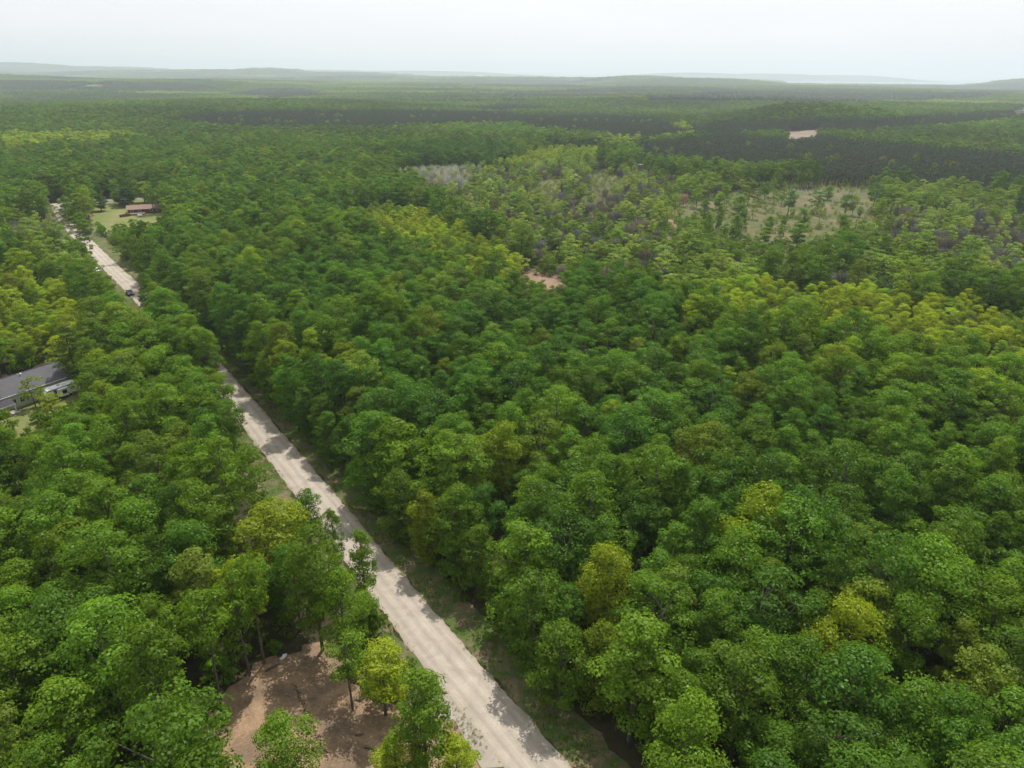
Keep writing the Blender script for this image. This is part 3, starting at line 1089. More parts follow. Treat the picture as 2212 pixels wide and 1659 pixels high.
LAWN_TREES = [
    (219, 456, 10.0, 4.0, T_DEEP * 0.7, 'lone dark round tree in the middle of the far roadside lawn'),
    (277, 446, 12, 5.6, T_DEEP * 0.6, 'large dark spreading tree left of the brown-roofed ranch house'),
    (258, 443, 10, 3.6, T_GREEN * 1.1, 'paler tree standing at the left foot of the large dark tree by the ranch house'),
    (283, 427, 14, 4.2, T_GREEN, 'rounded tree rising behind the large dark tree near the ranch house'),
    (313, 437, 13.5, 4.6, T_YEL * 0.9, 'bright yellow-green domed tree behind the ranch house'),
    (338, 438, 13, 3.5, T_DEEP, 'dark green tree behind the right half of the ranch house'),
    (362, 449, 13.5, 2.7, T_DEEP * 0.6, 'narrow dark evergreen-looking tree at the right end of the ranch house'),
    (380, 448, 13, 3.8, T_GREEN, 'leafy tree right of the narrow dark tree by the ranch house'),
    (402, 446, 14, 4.2, T_GREEN * 1.2, 'pale green full tree furthest right in the row beside the ranch house'),
    (150, 478, 14, 3.2, T_GREEN * 1.2, 'pale green tree on the strip between the gravel road and the far lawn, nearest the junction'),
    (162, 488, 11, 3.2, T_GREEN, 'second tree from the junction on the strip between gravel road and lawn'),
    (178, 500, 10, 3.4, T_GREEN * 1.1, 'third tree from the junction on the strip between gravel road and lawn'),
    (188, 516, 10, 3.4, T_GREEN, 'fourth tree from the junction on the strip between gravel road and lawn'),
]
for u, v, H, Rr, tn, lab in LAWN_TREES:
    x, y = px(u, v, 0)
    hero_rows.append((x, y, H, Rr, tn, lab))
for u, v, H_, R_, lab in [(477, 1517, 18, 2.9, 'tree with long bare grey trunk at the left end of the dirt lot'),
                          (540, 1460, 17, 2.6, 'tree with straight bare trunk at the upper left edge of the dirt lot'),
                          (571, 1434, 18, 2.8, 'tree with pale bare trunk at the upper edge of the dirt lot'),
                          (762, 1533, 12, 2.5, 'tree with dark lower trunk standing at the right side of the dirt lot')]:
    x, y = px(u, v, 0)
    hero_rows.append((x, y, H_, R_, T_GREEN * 1.05, lab))
# round the house with the grey roof
hero_rows.append((*px(78, 880), 8.0, 2.4, T_OLIVE * 1.35, 'thin pale willow-like tree in front of the grey-roofed house'))
hero_rows.append((*px(148, 815), 9.0, 3.2, T_OLIVE * 1.2, 'wispy olive tree between the grey house roof and the white travel trailer'))
hero_rows.append((*px(5, 822), 13.0, 4.0, T_GREEN, 'round green tree behind the left end of the grey-roofed house'))
hero_rows.append((*px(118, 905), 6.5, 2.8, T_YEL * 0.9, 'bright green small maple in front of the house lawn'))

# ---- the meadow with scattered trees (crop coordinates -> base points)
MT = [(970, 415, 200, .45, 'd'), (1235, 400, 180, .5, 'd'), (1255, 515, 190, .22, 'a'), (1105, 512, 140, .5, 'g'), (482, 622, 190, .34, 'g'),
      (536, 592, 205, .35, 'd'), (330, 542, 200, .22, 'g'), (645, 447, 160, .28, 'a'), (915, 322, 190, .25, 'a'), (755, 292, 160, .4, 'd'),
      (840, 312, 120, .35, 'a'), (1570, 415, 170, .3, 'a'), (1750, 382, 220, .4, 'd'), (1500, 412, 170, .48, 'd'), (930, 515, 90, .45, 'g'),
      (900, 605, 100, .35, 'g'), (1055, 710, 205, .5, 'g'), (760, 700, 165, .42, 'g'), (890, 680, 80, .3, 'a'), (1920, 332, 110, .4, 'd'),
      (2040, 342, 105, .45, 'd'), (1340, 272, 112, .5, 'g'), (1635, 432, 85, .36, 'g'), (520, 402, 150, .55, 'g'), (340, 360, 130, .6, 'g'),
      (690, 322, 120, .5, 'd'), (370, 430, 90, .4, 'g'), (240, 545, 130, .4, 'g'), (190, 480, 190, .4, 'd'), (1250, 700, 80, .3, 'a'),
      (1790, 415, 90, .45, 'g'), (1480, 560, 140, .5, 'g'), (1590, 620, 150, .4, 'a'), (800, 545, 110, .5, 'g'), (820, 440, 100, .3, 'a')]
mead = []
for cx, cy, hp, wf, k in MT:
    u = (2000 + cx / 3.16) * 0.73733
    v = (500 + cy / 3.16) * 0.73733
    x, y = px(u, v)
    depth = y * math.cos(PITCH) + CAM_H * math.sin(PITCH)
    H = hp / 3.16 / 2082 * depth / 0.98
    H *= 1.15
    mead.append((x, y, H, H * wf * 0.72, {'d': T_DEEP * 1.05, 'g': T_GREEN * 1.15, 'a': T_ASPEN * 0.9}[k], k))

HX = np.array([h[0] for h in hero_rows] + [m_[0] for m_ in mead])
HY = np.array([h[1] for h in hero_rows] + [m_[1] for m_ in mead])
HR = np.array([h[3] for h in hero_rows] + [m_[3] for m_ in mead])


def clear_of_heroes(x, y, r):
    ok = np.ones(len(x), bool)
    for a, b, c in zip(HX, HY, HR):
        ok &= np.hypot(x - a, y - b) > (c + r) * 0.72
    return ok


# ---- near and middle forest
x, y = grid(6.3, 0, 800, 2.1)
# a close row of tall trees along the left edge where the road dips out of sight
_t = np.gradient(RC, axis=0)
_t /= np.linalg.norm(_t, axis=1)[:, None]
for _s in np.arange(190, 284, 3.7):
    _k = int(np.searchsorted(RS_, _s))
    _o = -(HALF + rng.uniform(2.0, 3.2))
    x = np.append(x, RC[_k, 0] + _t[_k, 1] * _o)
    y = np.append(y, RC[_k, 1] - _t[_k, 0] * _o)
_g = {}
_H0 = np.full(len(x), 16.0)
_ok = tree_ok(x, y, _H0, _H0 * 0 + 3.3)
_in = np.hypot(x, y) < 340
for a, b in zip(x[_ok & _in], y[_ok & _in]):
    _g.setdefault((int(a // 5), int(b // 5)), []).append((a, b))
ex, ey = [], []
cx_, cy_ = grid(2.6, 0, 320, 1.3)
_c = tree_ok(cx_, cy_, np.full(len(cx_), 16.0), np.full(len(cx_), 3.0))
for a, b in zip(cx_[_c], cy_[_c]):
    ia, ib = int(a // 5), int(b // 5)
    near = False
    for p in (-1, 0, 1):
        for q in (-1, 0, 1):
            for (c, d) in _g.get((ia + p, ib + q), ()):
                if (c - a) ** 2 + (d - b) ** 2 < 4.9 ** 2:
                    near = True
                    break
            if near:
                break
        if near:
            break
    if not near:
        _g.setdefault((ia, ib), []).append((a, b))
        ex.append(a)
        ey.append(b)
x = np.r_[x[_ok], ex]
y = np.r_[y[_ok], ey]
u, v = proj(x, y, 13.0)
n = len(x)
zone = np.full(n, 0)
zone[anyin(u, v, DARK_P)] = 5
zone[rag(x, y, u, v, YEL_P)] = 1
zone[rag(x, y, u, v, SCRUB_P)] = 2
zone[rag(x, y, u, v, BROWN_P)] = 6
zone[anyin(u, v, GREY_P)] = 3
zone[anyin(u, v, PINE_P)] = 4
thin = anyin(*proj(x, y, 0.0), THIN_P)
rr = rng.rand(n)
bigness = rng.rand(n)
H = (13.5 + 8.5 * bigness) * (1 + 0.10 * patch(x, y, 90, 3))
Rr = (2.75 + 2.0 * bigness) * rng.uniform(0.88, 1.12, n)
_n, _al = road_n(x, y)
_hid = (_al > 186) & (_al < 288) & (_n < 0) & (_n > -22)
H[_hid] = rng.uniform(18, 21, _hid.sum())
zone[_hid] = 0
small = (zone == 1)
H[small] = rng.uniform(8.5, 13, small.sum())
Rr[small] = rng.uniform(2.2, 3.2, small.sum())
sc = (zone == 2) | (zone == 6)
H[sc] = rng.uniform(6, 12.5, sc.sum())
front = sc & (u > 1380) & (u < 1900) & (v > 450)
H[front] *= 0.72
Rr[sc] = rng.uniform(2.0, 3.5, sc.sum())
keep = tree_ok(x, y, H, Rr) & clear_of_heroes(x, y, Rr)
keep &= ~(thin & (rr > 0.10))
keep &= ~((zone == 4))
keep &= ~(((zone == 2) | (zone == 6)) & (rng.rand(n) > np.where((u > 1050) & (u < 1950), 0.62, 0.85)))
r_ = np.hypot(x, y)
for zn in (0, 1, 5):
    for lod, lo, hi in (('broadleaf_tree', 0, 330), ('broad_mid', 330, 900)):
        k = keep & (zone == zn) & (r_ >= lo) & (r_ < hi)
        if zn == 0:
            t = blend(x[k], y[k])
        elif zn == 1:
            kk = np.clip(0.75 + 0.3 * patch(x[k], y[k], 60, 4) + rng.randn(k.sum()) * 0.25, 0, 1)[:, None]
            t = (T_GREEN * 0.95 * (1 - kk) + T_YEL * 0.95 * kk) * 1.12
        else:
            t = np.tile(T_DEEP * 0.9, (k.sum(), 1))
        add(lod, x[k], y[k], Rr[k] / 3.25, H[k] / 18, tints(x[k], y[k], t))
pk = rng.rand(n)
brown = zone == 6
gr = zone == 3
kinds = np.where(brown, np.where(pk < 0.52, 2, np.where(pk < 0.80, 0, np.where(pk < 0.88, 1, 3))),
                 np.where(pk < 0.24, 2, np.where(pk < 0.68, 0, np.where(pk < 0.72, 1, 3))))
rnd = sc & (u > 1480) & ~gr & ~brown & (rng.rand(n) < 0.5)
kinds[rnd] = 3
Rr[rnd] *= 1.3
H[rnd] *= 1.15
base = keep & sc
k = base & (kinds == 0)
t = T_ASPEN * 1.2 + (T_OLIVE - T_ASPEN) * rng.rand(k.sum(), 1) * 0.7
add('aspen_tree', x[k], y[k], Rr[k] / 1.7, H[k] / 10, tints(x[k], y[k], t))
k = base & (kinds == 1)
add('spruce_tree', x[k], y[k], Rr[k] / 2.4 * 0.85, H[k] / 14, tints(x[k], y[k], T_SPR, 0.3))
k = base & (kinds == 2)
add('bare_tree', x[k], y[k], Rr[k] / 2.2 * 1.15, H[k] / 7 * 0.85, tints(x[k], y[k], T_GREY * 0.8 + T_BROWN * 0.2, 0.3))
k = base & (kinds == 3)
add('broad_mid', x[k], y[k], Rr[k] / 3.25 * 1.1, H[k] / 18 * 1.1, tints(x[k], y[k], T_GREEN * 0.6 + T_OLIVE * 0.55, 0.25))
# the pale grey stand of bare trees
gx, gy = px(952, 372, 8)
xx = gx + rng.randn(330) * 15
yy = gy + rng.randn(330) * 24
k = (np.abs(xx - gx) < 34) & (np.abs(yy - gy) < 50)
add('bare_tree', xx[k], yy[k], rng.uniform(0.6, 1.0, k.sum()), rng.uniform(1.0, 1.95, k.sum()), tints(xx[k], yy[k], T_PALE, 0.25))
k = rng.rand(330) < 0.16
add('aspen_tree', xx[k] + 3, yy[k], rng.uniform(0.9, 1.3, k.sum()), rng.uniform(0.8, 1.2, k.sum()), tints(xx[k], yy[k], T_ASPEN, 0.2))

# a few bare and sparse trees inside the yellow belt on the right
k = keep & (zone == 1) & (rng.rand(n) < 0.10) & (x > 40)
add('bare_tree', x[k] + 2, y[k] + 2, Rr[k] / 2.2 * 1.1, H[k] / 7, tints(x[k], y[k], T_GREY * 0.75, 0.2))

# ---- pines of the plantations within 1900 m
x, y = grid(4.9, 380, 1500, 1.0, 44, 0)
u, v = proj(x, y, hgt(x, y) + 12)
k = anyin(u, v, PINE_P) & ~anyin(u, v, FIELD_P)
k &= ~on_field(x, y)
x, y = x[k], y[k]
mixd = rng.rand(len(x)) + 0.03 * (patch(x, y, 120, 71) < 0.55)
k = mixd > 0.03
add('pine_tree', x[k], y[k], rng.uniform(1.2, 1.6, k.sum()), rng.uniform(0.85, 1.0, k.sum()), tints(x[k], y[k], T_PINE, 0.25))
k = ~k
add('broad_mid', x[k], y[k], rng.uniform(0.8, 1.1, k.sum()), rng.uniform(0.8, 0.95, k.sum()), tints(x[k], y[k], T_OLIVE * 0.9, 0.3))

# ---- middle distance
x, y = grid(7.6, 800, 1900, 2.5, 46, 0)
u, v = proj(x, y, hgt(x, y) + 12)
pine = np.where(np.hypot(x, y) < 1500, anyin(u, v, PINE_P), rag(x, y, u, v, PINE_P))
k = ~on_field(x, y) & ~(pine & (np.hypot(x, y) < 1500)) & ~anyin(u, v, CLEAR_P[-4:-2])
x, y, u, v, pine = x[k], y[k], u[k], v[k], pine[k]
yel = rag(x, y, u, v, YEL_P)
t = blend(x, y) * 0.82
q = patch(x, y, 500, 12)[:, None]
t = t * (1 + 0.28 * q)
t[yel] = T_GREEN * 0.4 + T_YEL * 0.65
k = ~pine
add('broad_far', x[k], y[k], rng.uniform(1.05, 1.5, k.sum()), rng.uniform(0.7, 1.0, k.sum()), tints(x[k], y[k], t[k], 0.22))
k = pine
add('pine_tree', x[k], y[k], rng.uniform(1.9, 2.3, k.sum()), rng.uniform(0.85, 1.0, k.sum()), tints(x[k], y[k], T_PINE, 0.25))

ALL = {k: np.vstack(v_) for k, v_ in POP.items() if v_}

# ------------------------------------------------------------------ scatter by geometry nodes (stuff only)
def scatter(name, rows, meshes, kind='stuff', seed=0, label=None, pick=None):
    rs = np.random.RandomState(seed)
    me = bpy.data.meshes.new(name)
    me.vertices.add(len(rows))
    me.vertices.foreach_set('co', rows[:, :3].astype(np.float32).ravel())

    def fa(nm, typ, key, arr):
        a = me.attributes.new(nm, typ, 'POINT')
        a.data.foreach_set(key, np.ascontiguousarray(arr).ravel())
    fa('pick', 'INT', 'value', (rs.randint(0, len(meshes), len(rows)) if pick is None else pick).astype(np.int32))
    rot = np.zeros((len(rows), 3), np.float32)
    rot[:, 0] = rs.uniform(-0.05, 0.05, len(rows))
    rot[:, 1] = rs.uniform(-0.05, 0.05, len(rows))
    rot[:, 2] = rows[:, 5]
    fa('spin', 'FLOAT_VECTOR', 'vector', rot)
    fa('size', 'FLOAT_VECTOR', 'vector', np.stack([rows[:, 3], rows[:, 3], rows[:, 4]], 1).astype(np.float32))
    fa('tint', 'FLOAT_COLOR', 'color', np.column_stack([rows[:, 6:9], np.ones(len(rows))]).astype(np.float32))
    ob = link(name, me)
    c = bpy.data.collections.new(name + '_models')
    for q, mm in enumerate(meshes):
        po = bpy.data.objects.new('%s_model_%03d' % (name, q), mm)
        c.objects.link(po)
    g = bpy.data.node_groups.new(name + '_scatter', 'GeometryNodeTree')
    g.interface.new_socket('Geometry', in_out='INPUT', socket_type='NodeSocketGeometry')
    g.interface.new_socket('Geometry', in_out='OUTPUT', socket_type='NodeSocketGeometry')
    gi = g.nodes.new('NodeGroupInput')
    go = g.nodes.new('NodeGroupOutput')
    ci = g.nodes.new('GeometryNodeCollectionInfo')
    ci.inputs['Collection'].default_value = c
    ci.inputs['Separate Children'].default_value = True
    ci.inputs['Reset Children'].default_value = True
    ip = g.nodes.new('GeometryNodeInstanceOnPoints')
    ip.inputs['Pick Instance'].default_value = True

    def named(nm, dt):
        nn = g.nodes.new('GeometryNodeInputNamedAttribute')
        nn.data_type = dt
        nn.inputs['Name'].default_value = nm
        return [s for s in nn.outputs if s.enabled and s.name == 'Attribute'][0]
    g.links.new(gi.outputs[0], ip.inputs['Points'])
    g.links.new(ci.outputs[0], ip.inputs['Instance'])
    g.links.new(named('pick', 'INT'), ip.inputs['Instance Index'])
    e2r = g.nodes.new('FunctionNodeEulerToRotation')
    g.links.new(named('spin', 'FLOAT_VECTOR'), e2r.inputs[0])
    g.links.new(e2r.outputs[0], ip.inputs['Rotation'])
    g.links.new(named('size', 'FLOAT_VECTOR'), ip.inputs['Scale'])
    g.links.new(ip.outputs[0], go.inputs[0])
    md = ob.modifiers.new('scatter', 'NODES')
    md.node_group = g
    tag(ob, label=label, kind=kind)
    return ob


# ------------------------------------------------------------------ individual trees
def tree_size(rows, H0):
    zt = rows[:, 2] + rows[:, 4] * H0 * 0.6
    u, v = proj(rows[:, 0], rows[:, 1], zt)
    depth = rows[:, 1] * math.cos(PITCH) - (zt - CAM_H) * math.sin(PITCH)
    vis = (u > -25) & (u < 2237) & (v > 0) & (v < 1690)
    return np.where(vis, rows[:, 4] * H0 / np.maximum(depth, 1), 0), u, v


def place_tree(kind, row, label, group, rs, parts=True, name=None):
    label = ' '.join(label.split()[:16])
    pm = PROTO[kind][rs.randint(len(PROTO[kind]))]
    nm = name or kind
    if parts:
        r = empty(nm, (row[0], row[1], row[2]), row[5], label=label, cat='tree', group=group)
        r.scale = (row[3], row[3], row[4])
        t_ = link('trunk', pm[0], r)
        c_ = link('crown', pm[1], r)
        c_['tint'] = [float(a) for a in row[6:9]]
        return r
    o = link(nm, pm[2])
    o.location = (row[0], row[1], row[2])
    o.rotation_euler = (0, 0, row[5])
    o.scale = (row[3], row[3], row[4])
    o['tint'] = [float(a) for a in row[6:9]]
    return tag(o, label, 'tree', group)


rs = np.random.RandomState(77)
for x_, y_, H_, R_, tn, lab in hero_rows:
    kd = 'broadleaf_tree'
    H0, R0 = 18, 3.25
    if lab and ('willow' in lab or 'wispy' in lab):
        kd, H0, R0 = 'aspen_tree', 10, 1.7
    if lab and 'trunk' in lab and 'slender' not in lab and 'yellow' not in lab:
        kd = 'tall_trunk'
    if y_ > 330:
        kd = 'lawn_tree'
    row = [x_, y_, 0, R_ / R0, H_ / H0, rs.uniform(0, 6.28), *tn]
    place_tree(kd, row, name='broadleaf_tree', label=lab or 'deep green leafy tree in the middle of the wood right of the gravel road', group=None, rs=rs)
ORD = ['', 'second', 'third', 'fourth', 'fifth', 'sixth', 'seventh', 'eighth', 'ninth', 'tenth', 'eleventh', 'twelfth', 'thirteenth', 'fourteenth', 'fifteenth']
CNT = ['', '', 'two', 'three', 'four', 'five', 'six', 'seven', 'eight', 'nine', 'ten']


def colour_word(t):
    g = t[0] / t[1]
    if g > 0.72:
        return 'yellow-green'
    if g < 0.5:
        return 'deep green'
    return 'mid green'


def region(u, v):
    """a landmark phrase for a spot of the photograph"""
    if v > 1380:
        if u < 330:
            return 'in the bottom left corner'
        if u < 700:
            return 'round the bare dirt lot'
        if u < 1050:
            return 'between dirt lot and gravel road'
        if u < 1350:
            return 'just right of the road, bottom'
        if u < 1800:
            return 'near the bottom edge, right of road'
        return 'in the bottom right corner'
    if v > 1130:
        if u < 300:
            return 'at the left edge, above the dirt lot'
        if u < 780:
            return 'in the wood behind the dirt lot'
        if u < 1150:
            return 'just right of the road, lower middle'
        if u < 1650:
            return 'in the lower middle wood'
        return 'at the lower right'
    if v > 880:
        if u < 300:
            return 'below the grey-roofed house'
        if u < 720:
            return 'left of the road, mid photo'
        if u < 1050:
            return 'just right of the road, mid photo'
        if u < 1500:
            return 'in the middle of the wood'
        if u < 1850:
            return 'right of the middle wood'
        return 'at the right edge, mid photo'
    if u < 520:
        return 'round the grey-roofed house'
    if u < 1100:
        return 'below the brown sandy patch, left'
    return 'below the brown sandy patch, right'


def unique_labels(items, plural='trees'):
    """items: (key, words, place, u); look-alikes of one place are told apart from left to right"""
    cells = {}
    for key, words_, place, u_ in items:
        cells.setdefault((words_, place), []).append((u_, key))
    res = {}
    for (words_, place), lst in cells.items():
        lst.sort()
        n_ = len(lst)
        for q, (_, key) in enumerate(lst):
            if n_ == 1:
                res[key] = '%s tree %s' % (words_, place)
            elif q == 0:
                res[key] = 'leftmost of the %s %s %s' % (words_, plural, place)
            elif q == n_ - 1:
                res[key] = 'rightmost of the %s %s %s' % (words_, plural, place)
            else:
                res[key] = '%s from left of the %s %s %s' % (ORD[q] if q < 15 else '%dth' % (q + 1), words_, plural, place)
    return res


mt_lab = {'d': 'dark-crowned', 'g': 'bushy green', 'a': 'thin pale-leaved'}
items = []
for q, (x_, y_, H_, R_, tn, k_) in enumerate(mead):
    u_, v_ = proj(np.array([x_]), np.array([y_]), 0)
    where = 'on the open meadow beyond its track' if v_[0] < 469 else 'on the open meadow before its track'
    items.append((q, ('tall ' if H_ > 11 else 'small ' if H_ < 7 else 'mid-height ') + mt_lab[k_], where, float(u_[0])))
ml = unique_labels(items)
for q, (x_, y_, H_, R_, tn, k_) in enumerate(mead):
    kd, H0, R0 = ('aspen_tree', 10, 1.7) if k_ == 'a' else ('lawn_tree', 18, 3.25) if k_ == 'g' else ('broadleaf_tree', 18, 3.25)
    place_tree(kd, name='aspen_tree' if k_ == 'a' else 'broadleaf_tree', row=[x_, y_, 0, R_ / R0, H_ / H0, rs.uniform(0, 6.28), *tn], label=ml[q], group='scattered trees on the meadow', rs=rs)
for u_, v_, H_, R_, lb_ in ((166, 438, 18, 3.4, 'tall dark pointed spruce behind the far paved road, left of the lawn'),
                           (112, 437, 14, 3.0, 'dark spruce standing behind the far road junction'),
                           (1246, 470, 12, 2.6, 'single dark pointed spruce in the scrub left of the meadow')):
    tx, ty = px(u_, v_)
    if v_ < 450:
        tx, ty = tx * 1.04, ty * 1.04
    place_tree('spruce_tree', [tx, ty, 0, R_ / 2.4, H_ / 14, 1.0, *(T_SPR * 0.8)], lb_, None, rs)
tx, ty = px(1476, 446)
place_tree('bare_tree', [tx, ty, 0, 1.5, 1.3, 1.0, 0.42, 0.29, 0.2], 'tan-brown dead-leaved tree at the left end of the open meadow', None, rs, parts=False)

budget = {'broadleaf_tree': 300 - len(hero_rows) - len(mead)}
rows = ALL['broadleaf_tree']
sz, u, v = tree_size(rows, 18)
idx = np.argsort(-sz)[:budget['broadleaf_tree']]
items = []
for i_, q in enumerate(idx):
    h_ = rows[q][4] * 18
    hw = 'tall' if h_ > 17.2 else 'low' if h_ < 15 else 'medium'
    bw = 'broad' if rows[q][3] > 1.03 else 'narrow'
    items.append((i_, '%s %s %s' % (hw, bw, colour_word(rows[q][6:9])), region(u[q], v[q]), u[q]))
lab = unique_labels(items)
n_e, _a = road_n(rows[idx, 0], rows[idx, 1])
for i_, q in enumerate(idx):
    place_tree('edge_tree' if 0 < n_e[i_] < 15 else 'broadleaf_tree', rows[q], lab[i_], 'broad-leaved forest trees', rs, name='broadleaf_tree')
rest = np.ones(len(rows), bool)
rest[idx] = False
rr_ = rows[rest]
n_e, _a = road_n(rr_[:, 0], rr_[:, 1])
nb = len(PROTO['broadleaf_tree'])
pick = np.where((n_e > 0) & (n_e < 15), nb + rng.randint(0, 4, len(rr_)), rng.randint(0, nb, len(rr_)))
scatter('hardwood_forest', rr_, [p[2] for p in PROTO['broadleaf_tree'] + PROTO['edge_tree']], seed=1, pick=pick)
scatter('distant_hardwood_forest', ALL['broad_mid'], [p[2] for p in PROTO['broad_mid']], seed=2)
scatter('far_hardwood_forest', ALL['broad_far'], [p[2] for p in PROTO['broad_far']], seed=3)
INFO = [('aspen_tree', 10, 'young_aspen_wood', 'pale green aspen', 'in the thin scrubby wood'),
        ('spruce_tree', 14, 'spruce_wood', 'dark pointed spruce', 'among the scrub'),
        ('bare_tree', 7, 'bare_brushwood', 'grey leafless', 'among the scrub'),
        ('pine_tree', 14, 'pine_plantation', 'dark planted pine', 'in the dark planted blocks')]
for kd, H0, stuff, words_, where in INFO:
    rows = ALL[kd]
    sz, u, v = tree_size(rows, H0)
    idx = np.argsort(-sz)[:300]
    idx = idx[sz[idx] > 0]
    items = []
    for q in idx:
        uu, vv = u[q], v[q]
        pale = kd == 'bare_tree' and rows[q][6] > 0.4
        wd = 'pale grey leafless' if pale else words_
        row_ = int(vv // 12)
        if kd == 'pine_tree':
            loc = 'in the dark block %s' % ('right of the bare field' if uu > 1740 else 'left of the bare field')
        elif pale:
            loc = 'in the pale clump'
        elif uu < 260:
            loc = 'by the far road junction'
        elif uu < 1120:
            loc = 'left of the sandy patch'
        elif uu < 1480:
            loc = 'left of the open meadow'
        elif uu < 1900:
            loc = 'behind the open meadow' if vv < 430 else 'in front of the open meadow'
        else:
            loc = 'right of the open meadow'
        h_ = rows[q][4] * H0
        wd = ('tall ' if h_ > H0 * 0.92 else 'small ' if h_ < H0 * 0.7 else 'mid-height ') + wd
        items.append((q, wd, loc, uu))
    lb = unique_labels(items)
    for q in idx:
        place_tree(kd, rows[q], lb[q], words_ + ' trees ' + where, rs, parts=False)
    rest = np.ones(len(rows), bool)
    rest[idx] = False
    if rest.sum():
        scatter(stuff, rows[rest], [p[2] for p in PROTO[kd]], seed=4)

# undergrowth below the trees, and saplings along the wood's edges
x, y = grid(4.2, 0, 420, 1.9)
n_, a_ = road_n(x, y)
u, v = proj(x, y, 1.5)
u0, v0 = proj(x, y, 3.0)
k = (np.abs(n_ - 0.3) > 6.9) & ~inpoly(x, y, DIRT) & ~anyin(u, v, CLEAR_P) & ~anyin(u0, v0, CLEAR_P) & (rng.rand(len(x)) < 0.75)
for q in range(0, len(XP) - 1, 2):
    k &= np.hypot(x - XP[q][0], y - XP[q][1]) > 6
x, y = x[k], y[k]
sc_ = rng.uniform(0.6, 1.5, len(x))
rw = np.column_stack([x, y, np.zeros(len(x)), sc_, sc_ * rng.uniform(0.8, 1.4, len(x)), rng.uniform(0, 6.28, len(x)),
                      tints(x, y, T_GREEN * 0.9, 0.25)])
scatter('undergrowth', rw, [p[2] for p in PROTO['shrub']], seed=9)
# heath scrub on and round the meadow
x, y = grid(5.0, 300, 720, 2.3, 40, 0)
u, v = proj(x, y, 0.5)
k = anyin(u, v, SCRUB_P + THIN_P + BROWN_P) & ~anyin(u, v, [CLEAR_P[8], CLEAR_P[10]]) & (rng.rand(len(x)) < np.where(anyin(u, v, THIN_P), 0.42, 0.85))
x, y = x[k], y[k]
sc_ = rng.uniform(0.4, 1.0, len(x))
t = T_OLIVE + (T_ASPEN - T_OLIVE) * rng.rand(len(x), 1)
rw = np.column_stack([x, y, np.zeros(len(x)), sc_, sc_ * 0.8, rng.uniform(0, 6.28, len(x)), tints(x, y, t, 0.25)])
scatter('heath_scrub', rw, [p[2] for p in PROTO['shrub']], seed=10)

# woodland parcels out to the horizon
def parcels(name, side, r0, r1, scale):
    nonlocal_rows = {'hard': [], 'pine': []}
    nn = int(r1 / side) + 1
    gx, gy = np.meshgrid(np.arange(-nn, nn + 1), np.arange(0, nn + 1))
    x, y = gx.ravel() * side, gy.ravel() * side
    r = np.hypot(x, y)
    a = np.degrees(np.arctan2(x, y))
    k = (r >= r0 + side * 0.5) & (r < r1) & (np.abs(a) < 44)
    x, y, r, a = x[k], y[k], r[k], a[k]
    z = hgt(x, y)
    k = ~((r > 7900) & (a > 18.8) & (a < 42.5))
    x, y, z, r = x[k], y[k], z[k], r[k]
    u, v = proj(x, y, z + 10)
    k = ~anyin(u, v, FIELD_P)
    x, y, z, u, v, r = x[k], y[k], z[k], u[k], v[k], r[k]
    pine = anyin(u, v, PINE_P)
    pine |= (patch(x * 0.6, y, 900, 33) > 0.45) & (r > 2300)
    t = T_GREEN * 0.68 + (T_DEEP * 0.8 - T_GREEN * 0.68) * rng.rand(len(x), 1)
    q = patch(x, y, 900, 14)[:, None]
    t = t * (1 + 0.32 * q) + (T_OLIVE - t) * np.clip(patch(x, y, 1300, 19), 0, 1)[:, None] * 0.6
    rows = np.column_stack([x, y, z - 1.0 * scale, np.full(len(x), scale), np.full(len(x), 1 + (scale - 1) * 0.35),
                            rng.randint(0, 4, len(x)) * math.pi / 2, tints(x, y, t, 0.12)])
    ypatch = (patch(x * 0.5, y, 700, 47) > 0.6) & ~pine
    rows[ypatch, 6:9] = tints(x[ypatch], y[ypatch], T_OLIVE * 1.15, 0.15)
    rows[pine, 6:9] = tints(x[pine], y[pine], T_PINE, 0.1)
    scatter(name + '_hardwood_forest', rows[~pine], FAR['hard'], seed=20)
    scatter(name + '_pine_forest', rows[pine], FAR['pine'], seed=21)


parcels('remote', 60.0, 1900, 6200, 1.0)
parcels('horizon', 150.0, 6200, 13500, 2.5)
def ray_ground(u, v):
    """where the line of sight meets the rolling far terrain"""
    a = np.array(px(u, v, 0.0)) if v > 172 else None
    x1, y1 = px(u, v, -400.0) if v > 160 else px(u, 175, -400.0)
    d = np.array([x1, y1, -475.0])
    d /= np.linalg.norm(d)
    t = np.arange(300, 30000, 4.0)
    P = np.array([0, 0, CAM_H]) + t[:, None] * d
    hit = np.where(P[:, 2] <= hgt(P[:, 0], P[:, 1]))[0]
    k = hit[0] if len(hit) else -1
    return P[k, 0], P[k, 1]


for q, P in enumerate([[(1678, 301), (1698, 286), (1772, 279), (1778, 292), (1722, 302)], [(1864, 292), (1893, 278), (1906, 288), (1872, 294)]]):
    sheet('bare_field', [ray_ground(*p) for p in P], 0.5, M_FIELD, seed=15 + q, wob=1.5, step=10, drape=True)
sheet('pale_field', [ray_ground(*p) for p in [(2185, 226), (2260, 222), (2260, 244), (2200, 240)]], 0.6, M_FIELD, seed=17, wob=4, step=30, drape=True)
for q, P in enumerate(FIELD_P[3:]):
    sheet('pale_field', [ray_ground(*p) for p in P], 0.8, M_HAY, seed=30 + q, wob=3, step=40, drape=True)

